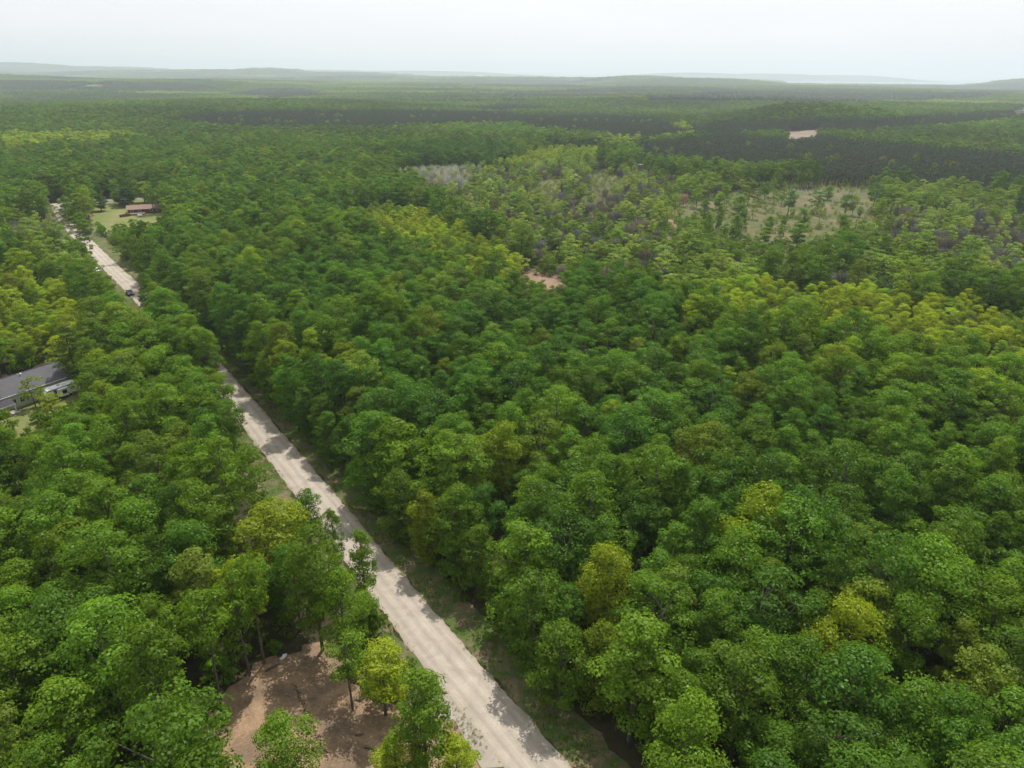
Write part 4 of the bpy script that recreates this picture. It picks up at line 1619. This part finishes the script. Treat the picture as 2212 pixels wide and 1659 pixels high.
# ------------------------------------------------------------------ materials of made things
M_SHINGLE = simple('grey_shingles', (0.125, 0.125, 0.135), (0.085, 0.085, 0.095), 2.0, 0.95, 0.4, stretch=(0.4, 3, 3))
M_SHINGLE_D = simple('dark_shingles', (0.075, 0.07, 0.085), (0.05, 0.05, 0.06), 2.0, 0.95, 0.4)
M_SHINGLE_B = simple('brown_shingles', (0.26, 0.175, 0.145), (0.19, 0.125, 0.105), 1.2, 0.95, 0.4)
M_SIDING = simple('pale_sage_siding', (0.52, 0.56, 0.50), (0.47, 0.51, 0.46), 1.0, 0.7, 0.1, stretch=(0.2, 0.2, 6))
M_WHITE = simple('white_trim', (0.78, 0.78, 0.76), (0.68, 0.68, 0.67), 2, 0.5)
M_CONC = simple('concrete', (0.38, 0.37, 0.35), (0.30, 0.29, 0.28), 2, 0.95, 0.2)
M_BROWNW = simple('brown_boards', (0.12, 0.065, 0.045), (0.08, 0.045, 0.035), 2, 0.85, 0.3, stretch=(1, 1, 5))
M_DECK = simple('weathered_deck_boards', (0.25, 0.20, 0.16), (0.18, 0.14, 0.11), 3, 0.9, 0.3)
M_GLASS = simple('dark_window_glass', (0.018, 0.022, 0.026), (0.012, 0.015, 0.018), 1, 0.08, 0, 0.6)
M_BLACK = simple('black_rubber', (0.02, 0.02, 0.02), (0.015, 0.015, 0.015), 4, 0.8)
M_CAR_D = simple('dark_car_paint', (0.035, 0.032, 0.038), (0.03, 0.028, 0.033), 1, 0.25, 0, 0.6)
M_CAR_W = simple('white_car_paint', (0.72, 0.73, 0.75), (0.68, 0.69, 0.71), 1, 0.25, 0, 0.6)
M_METAL = simple('dull_metal', (0.45, 0.45, 0.46), (0.38, 0.38, 0.39), 4, 0.4, 0, 0.5, 0.8)
M_BLUE = simple('dark_blue_stripe', (0.03, 0.035, 0.12), (0.025, 0.03, 0.10), 2, 0.4)
M_TUBE = simple('pale_tree_guard', (0.62, 0.60, 0.50), (0.50, 0.48, 0.40), 3, 0.6)
M_STAKE = simple('pale_stake_wood', (0.55, 0.47, 0.38), (0.42, 0.35, 0.28), 3, 0.8)
M_CLOD = simple('dark_soil', (0.12, 0.085, 0.06), (0.075, 0.055, 0.04), 3, 1.0, 0.6)
M_FURN = simple('dark_patio_metal', (0.05, 0.05, 0.055), (0.035, 0.035, 0.04), 3, 0.5)

# ------------------------------------------------------------------ the house with the grey roof
HA = R(60)
house = empty('house', (-120.8, 152.1, 0), HA, label='long pale-sided house with grey gable roof at the left edge, behind the white trailer', cat='house')
X0, X1, D, WH, RZ = -9.5, 16.6, 9.6, 4.0, 6.5


def gable_wall(mb, x, out_):
    mb.prism([(0, 0.35), (D, 0.35), (D, WH), (D / 2, RZ - 0.12), (0, WH)], x, x + out_ * 0.2)


w_ = MB().box(((X0 + X1) / 2, 0.1, (WH + 0.35) / 2), (X1 - X0 - 0.4, 0.2, WH - 0.35))
w_.box(((X0 + X1) / 2, D - 0.1, (WH + 0.35) / 2), (X1 - X0 - 0.4, 0.2, WH - 0.35))
gable_wall(w_, X1 - 0.2, 1)
gable_wall(w_, X0, 1)
w_.build('wall', M_SIDING, house)
MB().box(((X0 + X1) / 2, D / 2, 0.17), (X1 - X0 + 0.06, D + 0.06, 0.36)).build('foundation', M_CONC, house)


def slope(mb, x0, x1, y0, z0, y1, z1, th=0.14, m=0):
    mb.prism([(y0, z0), (y1, z1), (y1, z1 + th), (y0, z0 + th)], x0, x1, m)


k_ = (RZ - WH) / (D / 2)
rf = slope(MB(), 0, 0, 0, 0, 0, 0)
mb = MB()
slope(mb, X0 - 0.4, X1 + 0.4, -0.55, WH - 0.55 * k_, D / 2 - 0.003, RZ)
front_roof = mb.build('roof_slope', M_SHINGLE, house)
mb = MB()
slope(mb, X0 - 0.4, X1 + 0.4, D + 0.55, WH - 0.55 * k_, D / 2 + 0.003, RZ)
mb.build('roof_slope', M_SHINGLE, house)
MB().box(((X0 + X1) / 2, D / 2, RZ + 0.15), (X1 - X0 + 0.8, 0.28, 0.08)).build('ridge_cap', M_SHINGLE_D, house)
MB().box(((X0 + X1) / 2, -0.62, WH - 0.55 * k_ + 0.03), (X1 - X0 + 0.82, 0.12, 0.14)).build('gutter', M_WHITE, house)
MB().cyl((7.3, 4.0, 6.35), 0.14, 0.7, m=0).cyl((7.3, 4.0, 6.72), 0.22, 0.08).build('roof_vent', M_WHITE, house)
MB().cyl((6.7, 4.3, 6.4), 0.09, 0.6).build('roof_vent', M_WHITE, house)
for wx, ww, hh in ((2.5, 1.0, 1.2), (4.4, 1.0, 1.2), (5.6, 0.6, 1.2), (15.4, 0.9, 1.1)):
    f = MB().box((wx, -0.03, 1.9), (ww + 0.24, 0.07, hh + 0.24)).build('window', M_WHITE, house)
    MB().box((wx - ww / 4, -0.075, 1.9), (ww / 2 - 0.05, 0.03, hh)).build('pane', M_GLASS, f)
    MB().box((wx + ww / 4, -0.075, 1.9), (ww / 2 - 0.05, 0.03, hh)).build('pane', M_GLASS, f)
# porch
mb = MB()
slope(mb, -9.2, 1.5, -3.2, 2.65, -0.6, 3.35, 0.12)
mb.build('porch_roof', M_SHINGLE_D, house)
MB().box((-3.85, -3.18, 2.58), (10.6, 0.14, 0.22)).build('porch_beam', M_WHITE, house)
MB().box((-3.85, -1.6, 0.2), (10.8, 3.2, 0.3)).build('porch_floor', M_CONC, house)
for x_ in (1.2, -2.2, -5.6, -8.9):
    MB().box((x_, -3.05, 1.45), (0.2, 0.2, 2.2)).build('porch_post', M_WHITE, house)
MB().box((-2.2, -0.04, 1.45), (1.8, 0.06, 2.1)).build('patio_door', M_GLASS, house)
# dormer above the porch
mb = MB().box((-1.6, 0.9, 4.75), (3.4, 2.6, 1.7))
mb.build('dormer', M_SIDING, house)
mb = MB()
mb.prism([(-1.9, 5.45), (0, 6.35), (1.9, 5.45), (1.9, 5.57), (0, 6.49), (-1.9, 5.57)], -0.8, 4.2)
dr = mb.build('dormer_roof', M_SHINGLE, house)
dr.rotation_euler = (0, 0, R(90))
dr.location = (-1.6, 0.1, 0)
f = MB().box((-1.0, -0.43, 4.85), (0.85, 0.06, 1.15)).build('window', M_WHITE, house)
MB().box((-1.0, -0.475, 4.85), (0.62, 0.03, 0.92)).build('pane', M_GLASS, f)


def local(lx, ly, o=(-120.8, 152.1), a=HA):
    return (o[0] + lx * math.cos(a) - ly * math.sin(a), o[1] + lx * math.sin(a) + ly * math.cos(a))


g_ = empty('barbecue_grill', (*local(-0.6, -2.0), 0.35), HA, label='dark barbecue grill with pale lid under the porch roof of the pale house', cat='grill')
MB().box((0, 0, 0.75), (1.0, 0.5, 0.25)).build('firebox', M_FURN, g_, bevel=0.03)
MB().prism([(-0.25, 0.88), (0.25, 0.88), (0.18, 1.12), (-0.12, 1.16)], -0.45, 0.45).build('lid', M_METAL, g_)
for a_, b_ in ((-.42, -.2), (.42, -.2), (-.42, .2), (.42, .2)):
    MB().cyl((a_, b_, 0.31), 0.025, 0.62, n=6).build('leg', M_FURN, g_)
tb_ = empty('patio_table', (*local(-3.6, -1.7), 0.35), HA, label='round dark patio table under the porch roof at the left edge of the photo', cat='table')
MB().cyl((0, 0, 0.72), 0.6, 0.04, n=20).build('tabletop', M_FURN, tb_)
MB().cyl((0, 0, 0.35), 0.05, 0.7, n=8).build('pedestal', M_FURN, tb_)

# ------------------------------------------------------------------ travel trailer
tr = empty('travel_trailer', (*local(7.6, -2.6), 0), HA, label='white travel trailer with slide-out and dark windows parked beside the grey-roofed house', cat='trailer')
prof = [(0.0, 1.5), (0.45, 0.75), (8.6, 0.75), (8.75, 1.4), (8.6, 3.05), (8.3, 3.2), (0.9, 3.2), (0.25, 2.5)]
b = MB()
n_p = len(prof)
for y_ in (-1.2, 1.2):
    b.V += [(p[0], y_, p[1]) for p in prof]
b.P.append(list(range(n_p)))
b.P.append(list(range(n_p, 2 * n_p))[::-1])
b.M += [0, 0]
for i_ in range(n_p):
    j_ = (i_ + 1) % n_p
    b.P.append([i_, j_, n_p + j_, n_p + i_])
    b.M.append(0)
b.build('body', M_WHITE, tr, bevel=0.05)
MB().box((4.6, 0, 3.24), (7.3, 2.3, 0.06)).build('roof_panel', M_WHITE, tr)
for x_ in (2.0, 4.3, 6.6):
    MB().box((x_, 0.15, 3.36), (0.7, 0.6, 0.2)).build('roof_vent', M_METAL if x_ == 4.3 else M_WHITE, tr, bevel=0.04)
MB().box((5.4, -0.1, 3.42), (1.0, 0.75, 0.3)).build('air_conditioner', M_WHITE, tr, bevel=0.06)
so = MB().box((4.3, -1.55, 1.85), (2.1, 0.7, 1.95)).build('slide_out', M_WHITE, tr, bevel=0.03)
MB().box((4.5, -1.915, 1.95), (1.15, 0.03, 0.95)).build('window', M_GLASS, so)
MB().box((4.3, -1.6, 2.88), (2.25, 0.85, 0.07)).build('slide_awning', M_WHITE, so)
MB().box((2.7, -1.22, 1.85), (0.7, 0.05, 1.85)).build('door', M_GLASS, tr)
MB().box((1.55, -1.22, 2.1), (0.7, 0.05, 0.6)).build('window', M_GLASS, tr)
MB().box((6.9, -1.22, 2.1), (1.0, 0.05, 0.6)).build('window', M_GLASS, tr)
MB().box((4.4, -1.225, 2.98), (7.4, 0.05, 0.14)).build('awning_rail', M_BLUE, tr)
MB().box((1.9, -1.235, 1.2), (2.4, 0.02, 0.22)).build('stripe', M_BLUE, tr)
for x_ in (5.6, 6.5):
    for y_ in (-1.05, 1.05):
        wq = MB().cyl((x_, y_, 0.36), 0.36, 0.24, 'Y', 16).build('tyre', M_BLACK, tr)
        MB().cyl((x_, y_ * 1.12, 0.36), 0.2, 0.02, 'Y', 12).build('rim', M_METAL, wq)
MB().tube([(0.4, -0.9, 0.6), (-1.0, 0, 0.55), (0.4, 0.9, 0.6)], 0.05, 6).build('hitch', M_BLACK, tr)
MB().cyl((-0.2, 0, 0.3), 0.04, 0.6, n=6).build('jack_stand', M_METAL, tr)


# ------------------------------------------------------------------ vehicles on the gravel road
def car(name, loc, rz, paint, roofm, pickup, label, cat):
    r = empty(name, (*loc, 0.12), rz, label=label, cat=cat)
    if pickup:
        pf = [(-2.7, .45), (2.7, .45), (2.75, .95), (1.35, 1.12), (-2.7, 1.12)]
    else:
        pf = [(-2.35, .4), (2.35, .4), (2.4, .85), (1.15, 1.0), (-2.3, 1.02)]
    b = MB()
    k = len(pf)
    for y_ in (-0.93, 0.93):
        b.V += [(p[0], y_, p[1]) for p in pf]
    b.P += [list(range(k)), list(range(k, 2 * k))[::-1]]
    b.M += [0, 0]
    for i_ in range(k):
        j_ = (i_ + 1) % k
        b.P.append([i_, j_, k + j_, k + i_])
        b.M.append(0)
    b.build('body', paint, r, bevel=0.06)
    cx0, cx1 = (-0.75, 1.3) if pickup else (-2.1, 1.1)
    zt = 1.82 if pickup else 1.5
    zb = 1.1 if pickup else 0.98
    c = MB()
    lo = [(cx0, -.86), (cx1, -.86), (cx1, .86), (cx0, .86)]
    hi = [(cx0 + .2, -.7), (cx1 - .75, -.7), (cx1 - .75, .7), (cx0 + .2, .7)]
    c.V = [(p[0], p[1], zb) for p in lo] + [(p[0], p[1], zt) for p in hi]
    c.P = [[0, 1, 5, 4], [1, 2, 6, 5], [2, 3, 7, 6], [3, 0, 4, 7], [4, 5, 6, 7], [3, 2, 1, 0]]
    c.M = [0] * 6
    c.build('cabin_glass', M_GLASS, r)
    MB().box(((cx0 + cx1 - .55) / 2, 0, zt + 0.02), (cx1 - cx0 - .9, 1.44, 0.06)).build('roof', roofm, r, bevel=0.02)
    if pickup:
        MB().box((-1.75, 0, 1.14), (1.7, 1.6, 0.05)).build('cargo_bed', M_BLACK, r)
    ax = 1.65 if pickup else 1.4
    for x_ in (-ax, ax):
        for y_ in (-.86, .86):
            t_ = MB().cyl((x_, y_, 0.36), 0.36, 0.24, 'Y', 16).build('tyre', M_BLACK, r)
            MB().cyl((x_, y_ * 1.13, 0.36), 0.21, 0.02, 'Y', 12).build('rim', M_METAL, t_)
    for y_ in (-.68, .68):
        MB().box((2.74 if pickup else 2.38, y_, 0.8), (0.06, 0.34, 0.16)).build('headlight', M_WHITE, r)
        MB().box((0.75, y_ * 1.5, zb + 0.12), (0.14, 0.2, 0.14)).build('mirror', paint, r)
    MB().box((2.74 if pickup else 2.38, 0, 0.66), (0.05, 0.9, 0.2)).build('grille', M_BLACK, r)
    return r


car('pickup_truck', px(281, 636), R(-54.5), M_CAR_D, M_CAR_W, True, 'dark pickup truck with painted roof reflection driving down the far stretch of gravel road', 'truck')  # cab roof coloured white to stand in for its reflection
car('parked_car', px(213.5, 587.5), R(-57), M_CAR_W, M_CAR_W, False, 'white car parked at the left edge of the gravel road beyond the pickup', 'car')

# ------------------------------------------------------------------ the far ranch house
RA = R(23)
RO = (-219.1, 408.5)
rh = empty('ranch_house', (*RO, 0), RA, label='long low ranch house with brown roof beside the far lawn', cat='house')
W2, D2 = 21.5, 8.4
w_ = MB().box((W2 / 2, 0.1, 1.35), (W2, 0.2, 2.7)).box((W2 / 2, D2 - 0.1, 1.35), (W2, 0.2, 2.7))
for x_ in (0.1, W2 - 0.1):
    w_.prism([(0.2, 0), (D2 - 0.2, 0), (D2 - 0.2, 2.7), (D2 / 2, 4.05), (0.2, 2.7)], x_ - 0.1, x_ + 0.1)
w_.build('wall', M_BROWNW, rh)
k2 = 1.5 / (D2 / 2)
for s_ in (0, 1):
    mb = MB()
    if s_ == 0:
        slope(mb, -0.7, W2 + 0.7, -0.8, 2.7 - 0.8 * k2, D2 / 2 - 0.003, 4.2)
    else:
        slope(mb, -0.7, W2 + 0.7, D2 + 0.8, 2.7 - 0.8 * k2, D2 / 2 + 0.003, 4.2)
    mb.build('roof_slope', M_SHINGLE_B, rh)
MB().box((W2 / 2, -0.86, 2.44), (W2 + 1.4, 0.1, 0.16)).build('gutter', M_BROWNW, rh)
MB().box((14.2, 5.0, 4.5), (0.8, 0.8, 1.0)).build('chimney', M_SHINGLE_D, rh)
for wx in (2.2, 6.2, 12.0, 15.5, 18.8):
    f = MB().box((wx, -0.03, 1.6), (1.6, 0.07, 1.1)).build('window', M_WHITE, rh)
    MB().box((wx, -0.075, 1.6), (1.36, 0.03, 0.88)).build('pane', M_GLASS, f)
MB().box((9.0, -0.04, 1.15), (1.0, 0.07, 2.1)).build('door', M_BROWNW, rh)
MB().box((4.2, -2.6, 0.75), (9.4, 5.0, 0.12)).build('deck_floor', M_DECK, rh)
MB().box((4.2, -5.08, 0.4), (9.4, 0.08, 0.6)).build('deck_skirt', M_BROWNW, rh)
MB().box((4.2, -5.1, 1.62), (9.4, 0.1, 0.08)).box((4.2, -5.1, 1.2), (9.4, 0.05, 0.06)).build('deck_railing', M_DECK, rh)
for q in range(6):
    MB().box((-0.4 + q * 1.84, -5.1, 1.15), (0.12, 0.12, 0.9)).build('railing_post', M_DECK, rh)
fn = empty('board_fence', (*local(-3.6, -9.3, RO, RA), 0), RA + R(30), label='dark brown board fence corner standing on the lawn left of the ranch house', cat='fence')
for q in range(9):
    MB().box((0.35 + q * 0.66, 0, 0.75), (0.6, 0.06, 1.5)).build('board', M_BROWNW, fn)
for q in range(4):
    MB().box((q * 1.98, 0.09, 0.8), (0.12, 0.12, 1.6)).build('post', M_BROWNW, fn)
pt = empty('storage_tank', (-208.6, 401.0, 0), R(20), label='small white rounded tank on the lawn in front of the ranch house', cat='tank')
MB().cyl((0, 0, 0.95), 0.55, 2.4, 'X', 16).build('tank_body', M_WHITE, pt, bevel=0.12)
for x_ in (-0.8, 0.8):
    MB().box((x_, 0, 0.25), (0.15, 0.7, 0.5)).build('foot', M_METAL, pt)
MB().cyl((0, 0, 1.58), 0.16, 0.2, n=10).build('valve_cap', M_METAL, pt)

# small white camper far off in the scrub
cp = empty('camper', (*px(1383, 362), 0), R(15), label='small white camper far off among the grey scrub above the meadow', cat='camper')
MB().box((0, 0, 1.7), (6.0, 2.4, 2.3)).build('body', M_WHITE, cp, bevel=0.1)
MB().box((0.6, -1.22, 1.9), (1.4, 0.04, 0.7)).build('window', M_GLASS, cp)
for y_ in (-1, 1):
    MB().cyl((0, y_, 0.36), 0.36, 0.24, 'Y', 12).build('tyre', M_BLACK, cp)

# a long pale building on the far plain
bx, by = ray_ground(1034, 165.5)
fb = empty('warehouse', (bx, by, float(hgt(bx, by)) - 1), R(8), label='long white building shining on the far ridge near the horizon', cat='building')
MB().box((0, 0, 9), (100, 40, 18)).build('wall', M_WHITE, fb)
MB().prism([(-22, 18), (0, 23), (22, 18)], -52, 52).build('roof', M_WHITE, fb)

# ------------------------------------------------------------------ planted rows of tree guards and stakes
def instance(proto_me, name, x_, y_, z_, rz, sc_, label, cat, group, tilt=(0, 0)):
    o = link(name, proto_me)
    o.location = (x_, y_, z_)
    o.rotation_euler = (tilt[0], tilt[1], rz)
    o.scale = (sc_,) * 3
    return tag(o, label, cat, group)


tg = MB().tube([(0, 0, 0), (0, 0, 1.5)], 0.13, 8).box((0.17, 0, 0.8), (0.05, 0.05, 1.7)).mesh('tree_guard', M_TUBE)
ca, cb, cc, cd = (np.array(p) for p in ((192.7, 523.2), (250, 515.3), (225.3, 468.3), (176.9, 465.1)))
rs2 = np.random.RandomState(8)
for i_ in range(23):
    for j_ in range(11):
        fu, fv = i_ / 22, j_ / 10
        if (fv > 0.55 and 0.3 < fu < 0.55 and rs2.rand() < 0.8) or rs2.rand() < 0.06:
            continue
        p = (ca * (1 - fu) + cb * fu) * (1 - fv) + (cd * (1 - fu) + cc * fu) * fv
        rn = 'back' if j_ < 4 else 'middle' if j_ < 8 else 'front'
        sd_ = 'left' if i_ < 8 else 'centre' if i_ < 15 else 'right'
        instance(tg, 'tree_guard', p[0] + rs2.uniform(-.3, .3), p[1] + rs2.uniform(-.3, .3), 0.02, rs2.rand() * 6, rs2.uniform(0.85, 1.15),
                 'pale tree guard tube in the %s rows, %s part, of the meadow planting' % (rn, sd_), 'tree guard',
                 'pale tree guards in the %s rows, %s part' % (rn, sd_), (rs2.randn() * .06, rs2.randn() * .06))
st_ = MB().tube([(0, 0, -0.1), (0, 0, 1.5)], [0.07, 0.055], 6).mesh('wooden_stake', M_STAKE)
A_, B_ = np.array(px(1143, 586)), np.array(px(1228, 603))
dn = np.array(px(1150, 600)) - np.array(px(1146, 588))
for i_ in range(14):
    for j_ in range(3):
        if rs2.rand() < 0.15:
            continue
        p = A_ + (B_ - A_) * (i_ + 0.5 * (j_ % 2)) / 14 + dn * j_ * 0.55
        instance(st_, 'wooden_stake', p[0] + rs2.uniform(-.4, .4), p[1] + rs2.uniform(-.4, .4), 0.02, 0, rs2.uniform(0.7, 1.25),
                 'pale wooden stake in the %s row on the brown sandy patch' % ('back', 'middle', 'front')[j_], 'stake',
                 'wooden stakes in the %s row on the sandy patch' % ('back', 'middle', 'front')[j_], (rs2.randn() * .05, rs2.randn() * .05))

# ------------------------------------------------------------------ dead trees, logs, clods
def dead_tree(seed, H, spread, nlev=4):
    rs_ = np.random.RandomState(seed)
    mb = MB()

    def br(p, d, ln, r, lv):
        p1 = p + d * ln * 0.5 + Vector(rs_.randn(3)) * ln * 0.07
        p2 = p + d * ln + Vector(rs_.randn(3)) * ln * 0.1
        mb.tube([p, p1, p2], [r, r * 0.8, r * 0.55], 5 if lv < 2 else 3)
        if lv >= nlev:
            return
        for _ in range(3 if lv else 5):
            nd = (d + Vector(rs_.randn(3)) * spread).normalized()
            nd.z = nd.z * 0.7 + 0.25
            br(p1 if rs_.rand() < 0.4 else p2, nd.normalized(), ln * rs_.uniform(0.5, 0.75), r * 0.55, lv + 1)
    br(Vector((0, 0, -0.3)), Vector((0.05, 0.05, 1)).normalized(), H * 0.5, H * 0.014, 0)
    return mb


dx_, dy_ = px(1790, 1482, 11)
o = dead_tree(3, 14, 0.75).build('dead_tree', M_DEADWOOD)
o.location = (dx_, dy_, 0)
tag(o, 'grey leafless dead tree with tangled branches in the lower right wood', 'dead tree')
dx_, dy_ = px(1835, 1170, 12)
o = dead_tree(5, 14, 0.6).build('dead_tree', M_DEADWOOD)
o.location = (dx_, dy_, 0)
tag(o, 'bare grey twigs of a dying tree at the right, above the dead tree', 'dead tree')


def c1(cx, cy):
    return ((600 + cx / 3.16) * 0.73733, (1850 + cy / 3.16) * 0.73733)


for q, (a_, b_, r_0, lb_) in enumerate([((0, 600), (150, 585), 0.16, 'dark fallen log lying at the left end of the dirt lot'),
                                       ((560, 375), (700, 300), 0.15, 'fallen trunk along the upper edge of the dirt lot'),
                                       ((1480, 1075), (1620, 1120), 0.13, 'thin dark log at the lower right edge of the dirt lot'),
                                       ((1390, 965), (1480, 960), 0.1, 'short broken branch right of the lone trunk on the dirt lot')]):
    pa, pb = px(*c1(*a_)), px(*c1(*b_))
    o = MB().tube([(*pa, 0.18), ((pa[0] + pb[0]) / 2 + 0.1, (pa[1] + pb[1]) / 2, 0.24), (*pb, 0.2)], [r_0, r_0 * 0.9, r_0 * 0.6], 8).build('fallen_log', M_BARK)
    tag(o, lb_, 'log')
pa = px(*c1(728, 245))
o = MB().box((0, 0, 0.12), (1.1, 0.45, 0.16), 0.5).box((0.3, 0.35, 0.1), (0.6, 0.3, 0.12), -0.2).build('scrap_pile', M_WHITE, bevel=0.02)
o.location = (*pa, 0.02)
o.rotation_euler = (0, 0, 0.6)
tag(o, 'small white scrap boards lying at the upper edge of the dirt lot', 'scrap')
rs2 = np.random.RandomState(15)
mb = MB()
FUR = [c1(*p) for p in ((820, 485), (900, 590), (960, 665), (1040, 790), (1110, 900), (1180, 1000), (1140, 1180))]
fp, _ = resample([px(*p) for p in FUR], 0.16)
for p in fp:
    for _ in range(2):
        s_ = rs2.uniform(0.04, 0.11)
        mb.box((p[0] + rs2.randn() * 0.13, p[1] + rs2.randn() * 0.13, 0.02 + s_ * 0.3), (s_ * 1.6, s_ * 1.2, s_), rs2.rand() * 3, 0, rs2.randn() * 0.3)
ob_ = mb.build('soil_furrow', M_CLOD, bevel=0)
tag(ob_, kind='stuff')
mb = MB()
for _ in range(300):
    u_, v_ = c1(rs2.uniform(0, 1700), rs2.uniform(200, 1250))
    if not inpoly(np.array([u_]), np.array([v_]), [(470, 1522), (536, 1472), (592, 1438), (666, 1400), (700, 1425), (760, 1480), (830, 1600), (860, 1660), (660, 1680), (560, 1560)])[0]:
        continue
    x_, y_ = px(u_, v_)
    s_ = abs(rs2.randn()) * 0.035 + 0.02
    mb.box((x_, y_, 0.02 + s_ * 0.3), (s_ * 1.7, s_ * 1.2, s_), rs2.rand() * 3, 0, rs2.randn() * 0.3)
tag(mb.build('soil_clods', M_CLOD), kind='stuff')

# ------------------------------------------------------------------ grass on the verges
rs2 = np.random.RandomState(21)
V = []
for _ in range(16):
    a_ = rs2.uniform(0, 6.28)
    b_ = rs2.uniform(0, 0.16)
    t_ = rs2.uniform(0.1, 0.35)
    x_, y_ = b_ * math.cos(a_), b_ * math.sin(a_)
    w_ = 0.02
    px_, py_ = -math.sin(a_) * w_, math.cos(a_) * w_
    V += [(x_ - px_, y_ - py_, 0), (x_ + px_, y_ + py_, 0), (x_ + math.cos(a_) * t_ * .5 + px_ * .3, y_ + math.sin(a_) * t_ * .5 + py_ * .3, t_),
          (x_ + math.cos(a_) * t_ * .5 - px_ * .3, y_ + math.sin(a_) * t_ * .5 - py_ * .3, t_)]
tuft = mesh_np('grass_tuft', V, quad_idx(len(V)), None, [M_LEAF], attrs={'var': rs2.rand(len(V))})
sel = rs2.randint(0, int(len(RC) * 0.55), 34000)
off = rs2.uniform(3.2, 7.8, 34000) * np.where(rs2.rand(34000) < 0.5, -1, 1)
tt = np.gradient(RC, axis=0)
tt /= np.linalg.norm(tt, axis=1)[:, None]
gx = RC[sel, 0] + tt[sel, 1] * off + rs2.uniform(-.8, .8, 34000)
gy = RC[sel, 1] - tt[sel, 0] * off + rs2.uniform(-.8, .8, 34000)
k = (patch(gx, gy, 9, 44) + rs2.randn(34000) * 0.4) > 0.05
gx, gy = gx[k], gy[k]
s_ = rs2.uniform(0.35, 0.9, len(gx))
rw = np.column_stack([gx, gy, np.full(len(gx), 0.012), s_, s_ * 0.8, rs2.uniform(0, 6.28, len(gx)),
                      tints(gx, gy, T_OLIVE * 0.9 + T_ASPEN * 0.1, 0.3)])
scatter('roadside_grass', rw, [tuft], seed=31)
# ------------------------------------------------------------------ haze
m, nt_, o_ = mat('haze_air')
pv = nt_.nodes.new('ShaderNodeVolumePrincipled')
pv.inputs['Color'].default_value = (0.82, 0.92, 1.0, 1)
pv.inputs['Density'].default_value = 1.15e-4
pv.inputs['Anisotropy'].default_value = 0.45
nt_.links.new(pv.outputs[0], o_.inputs['Volume'])
hz = MB().box((0, 5000, 145), (84000, 90000, 350)).build('haze', m)
tag(hz, kind='stuff')
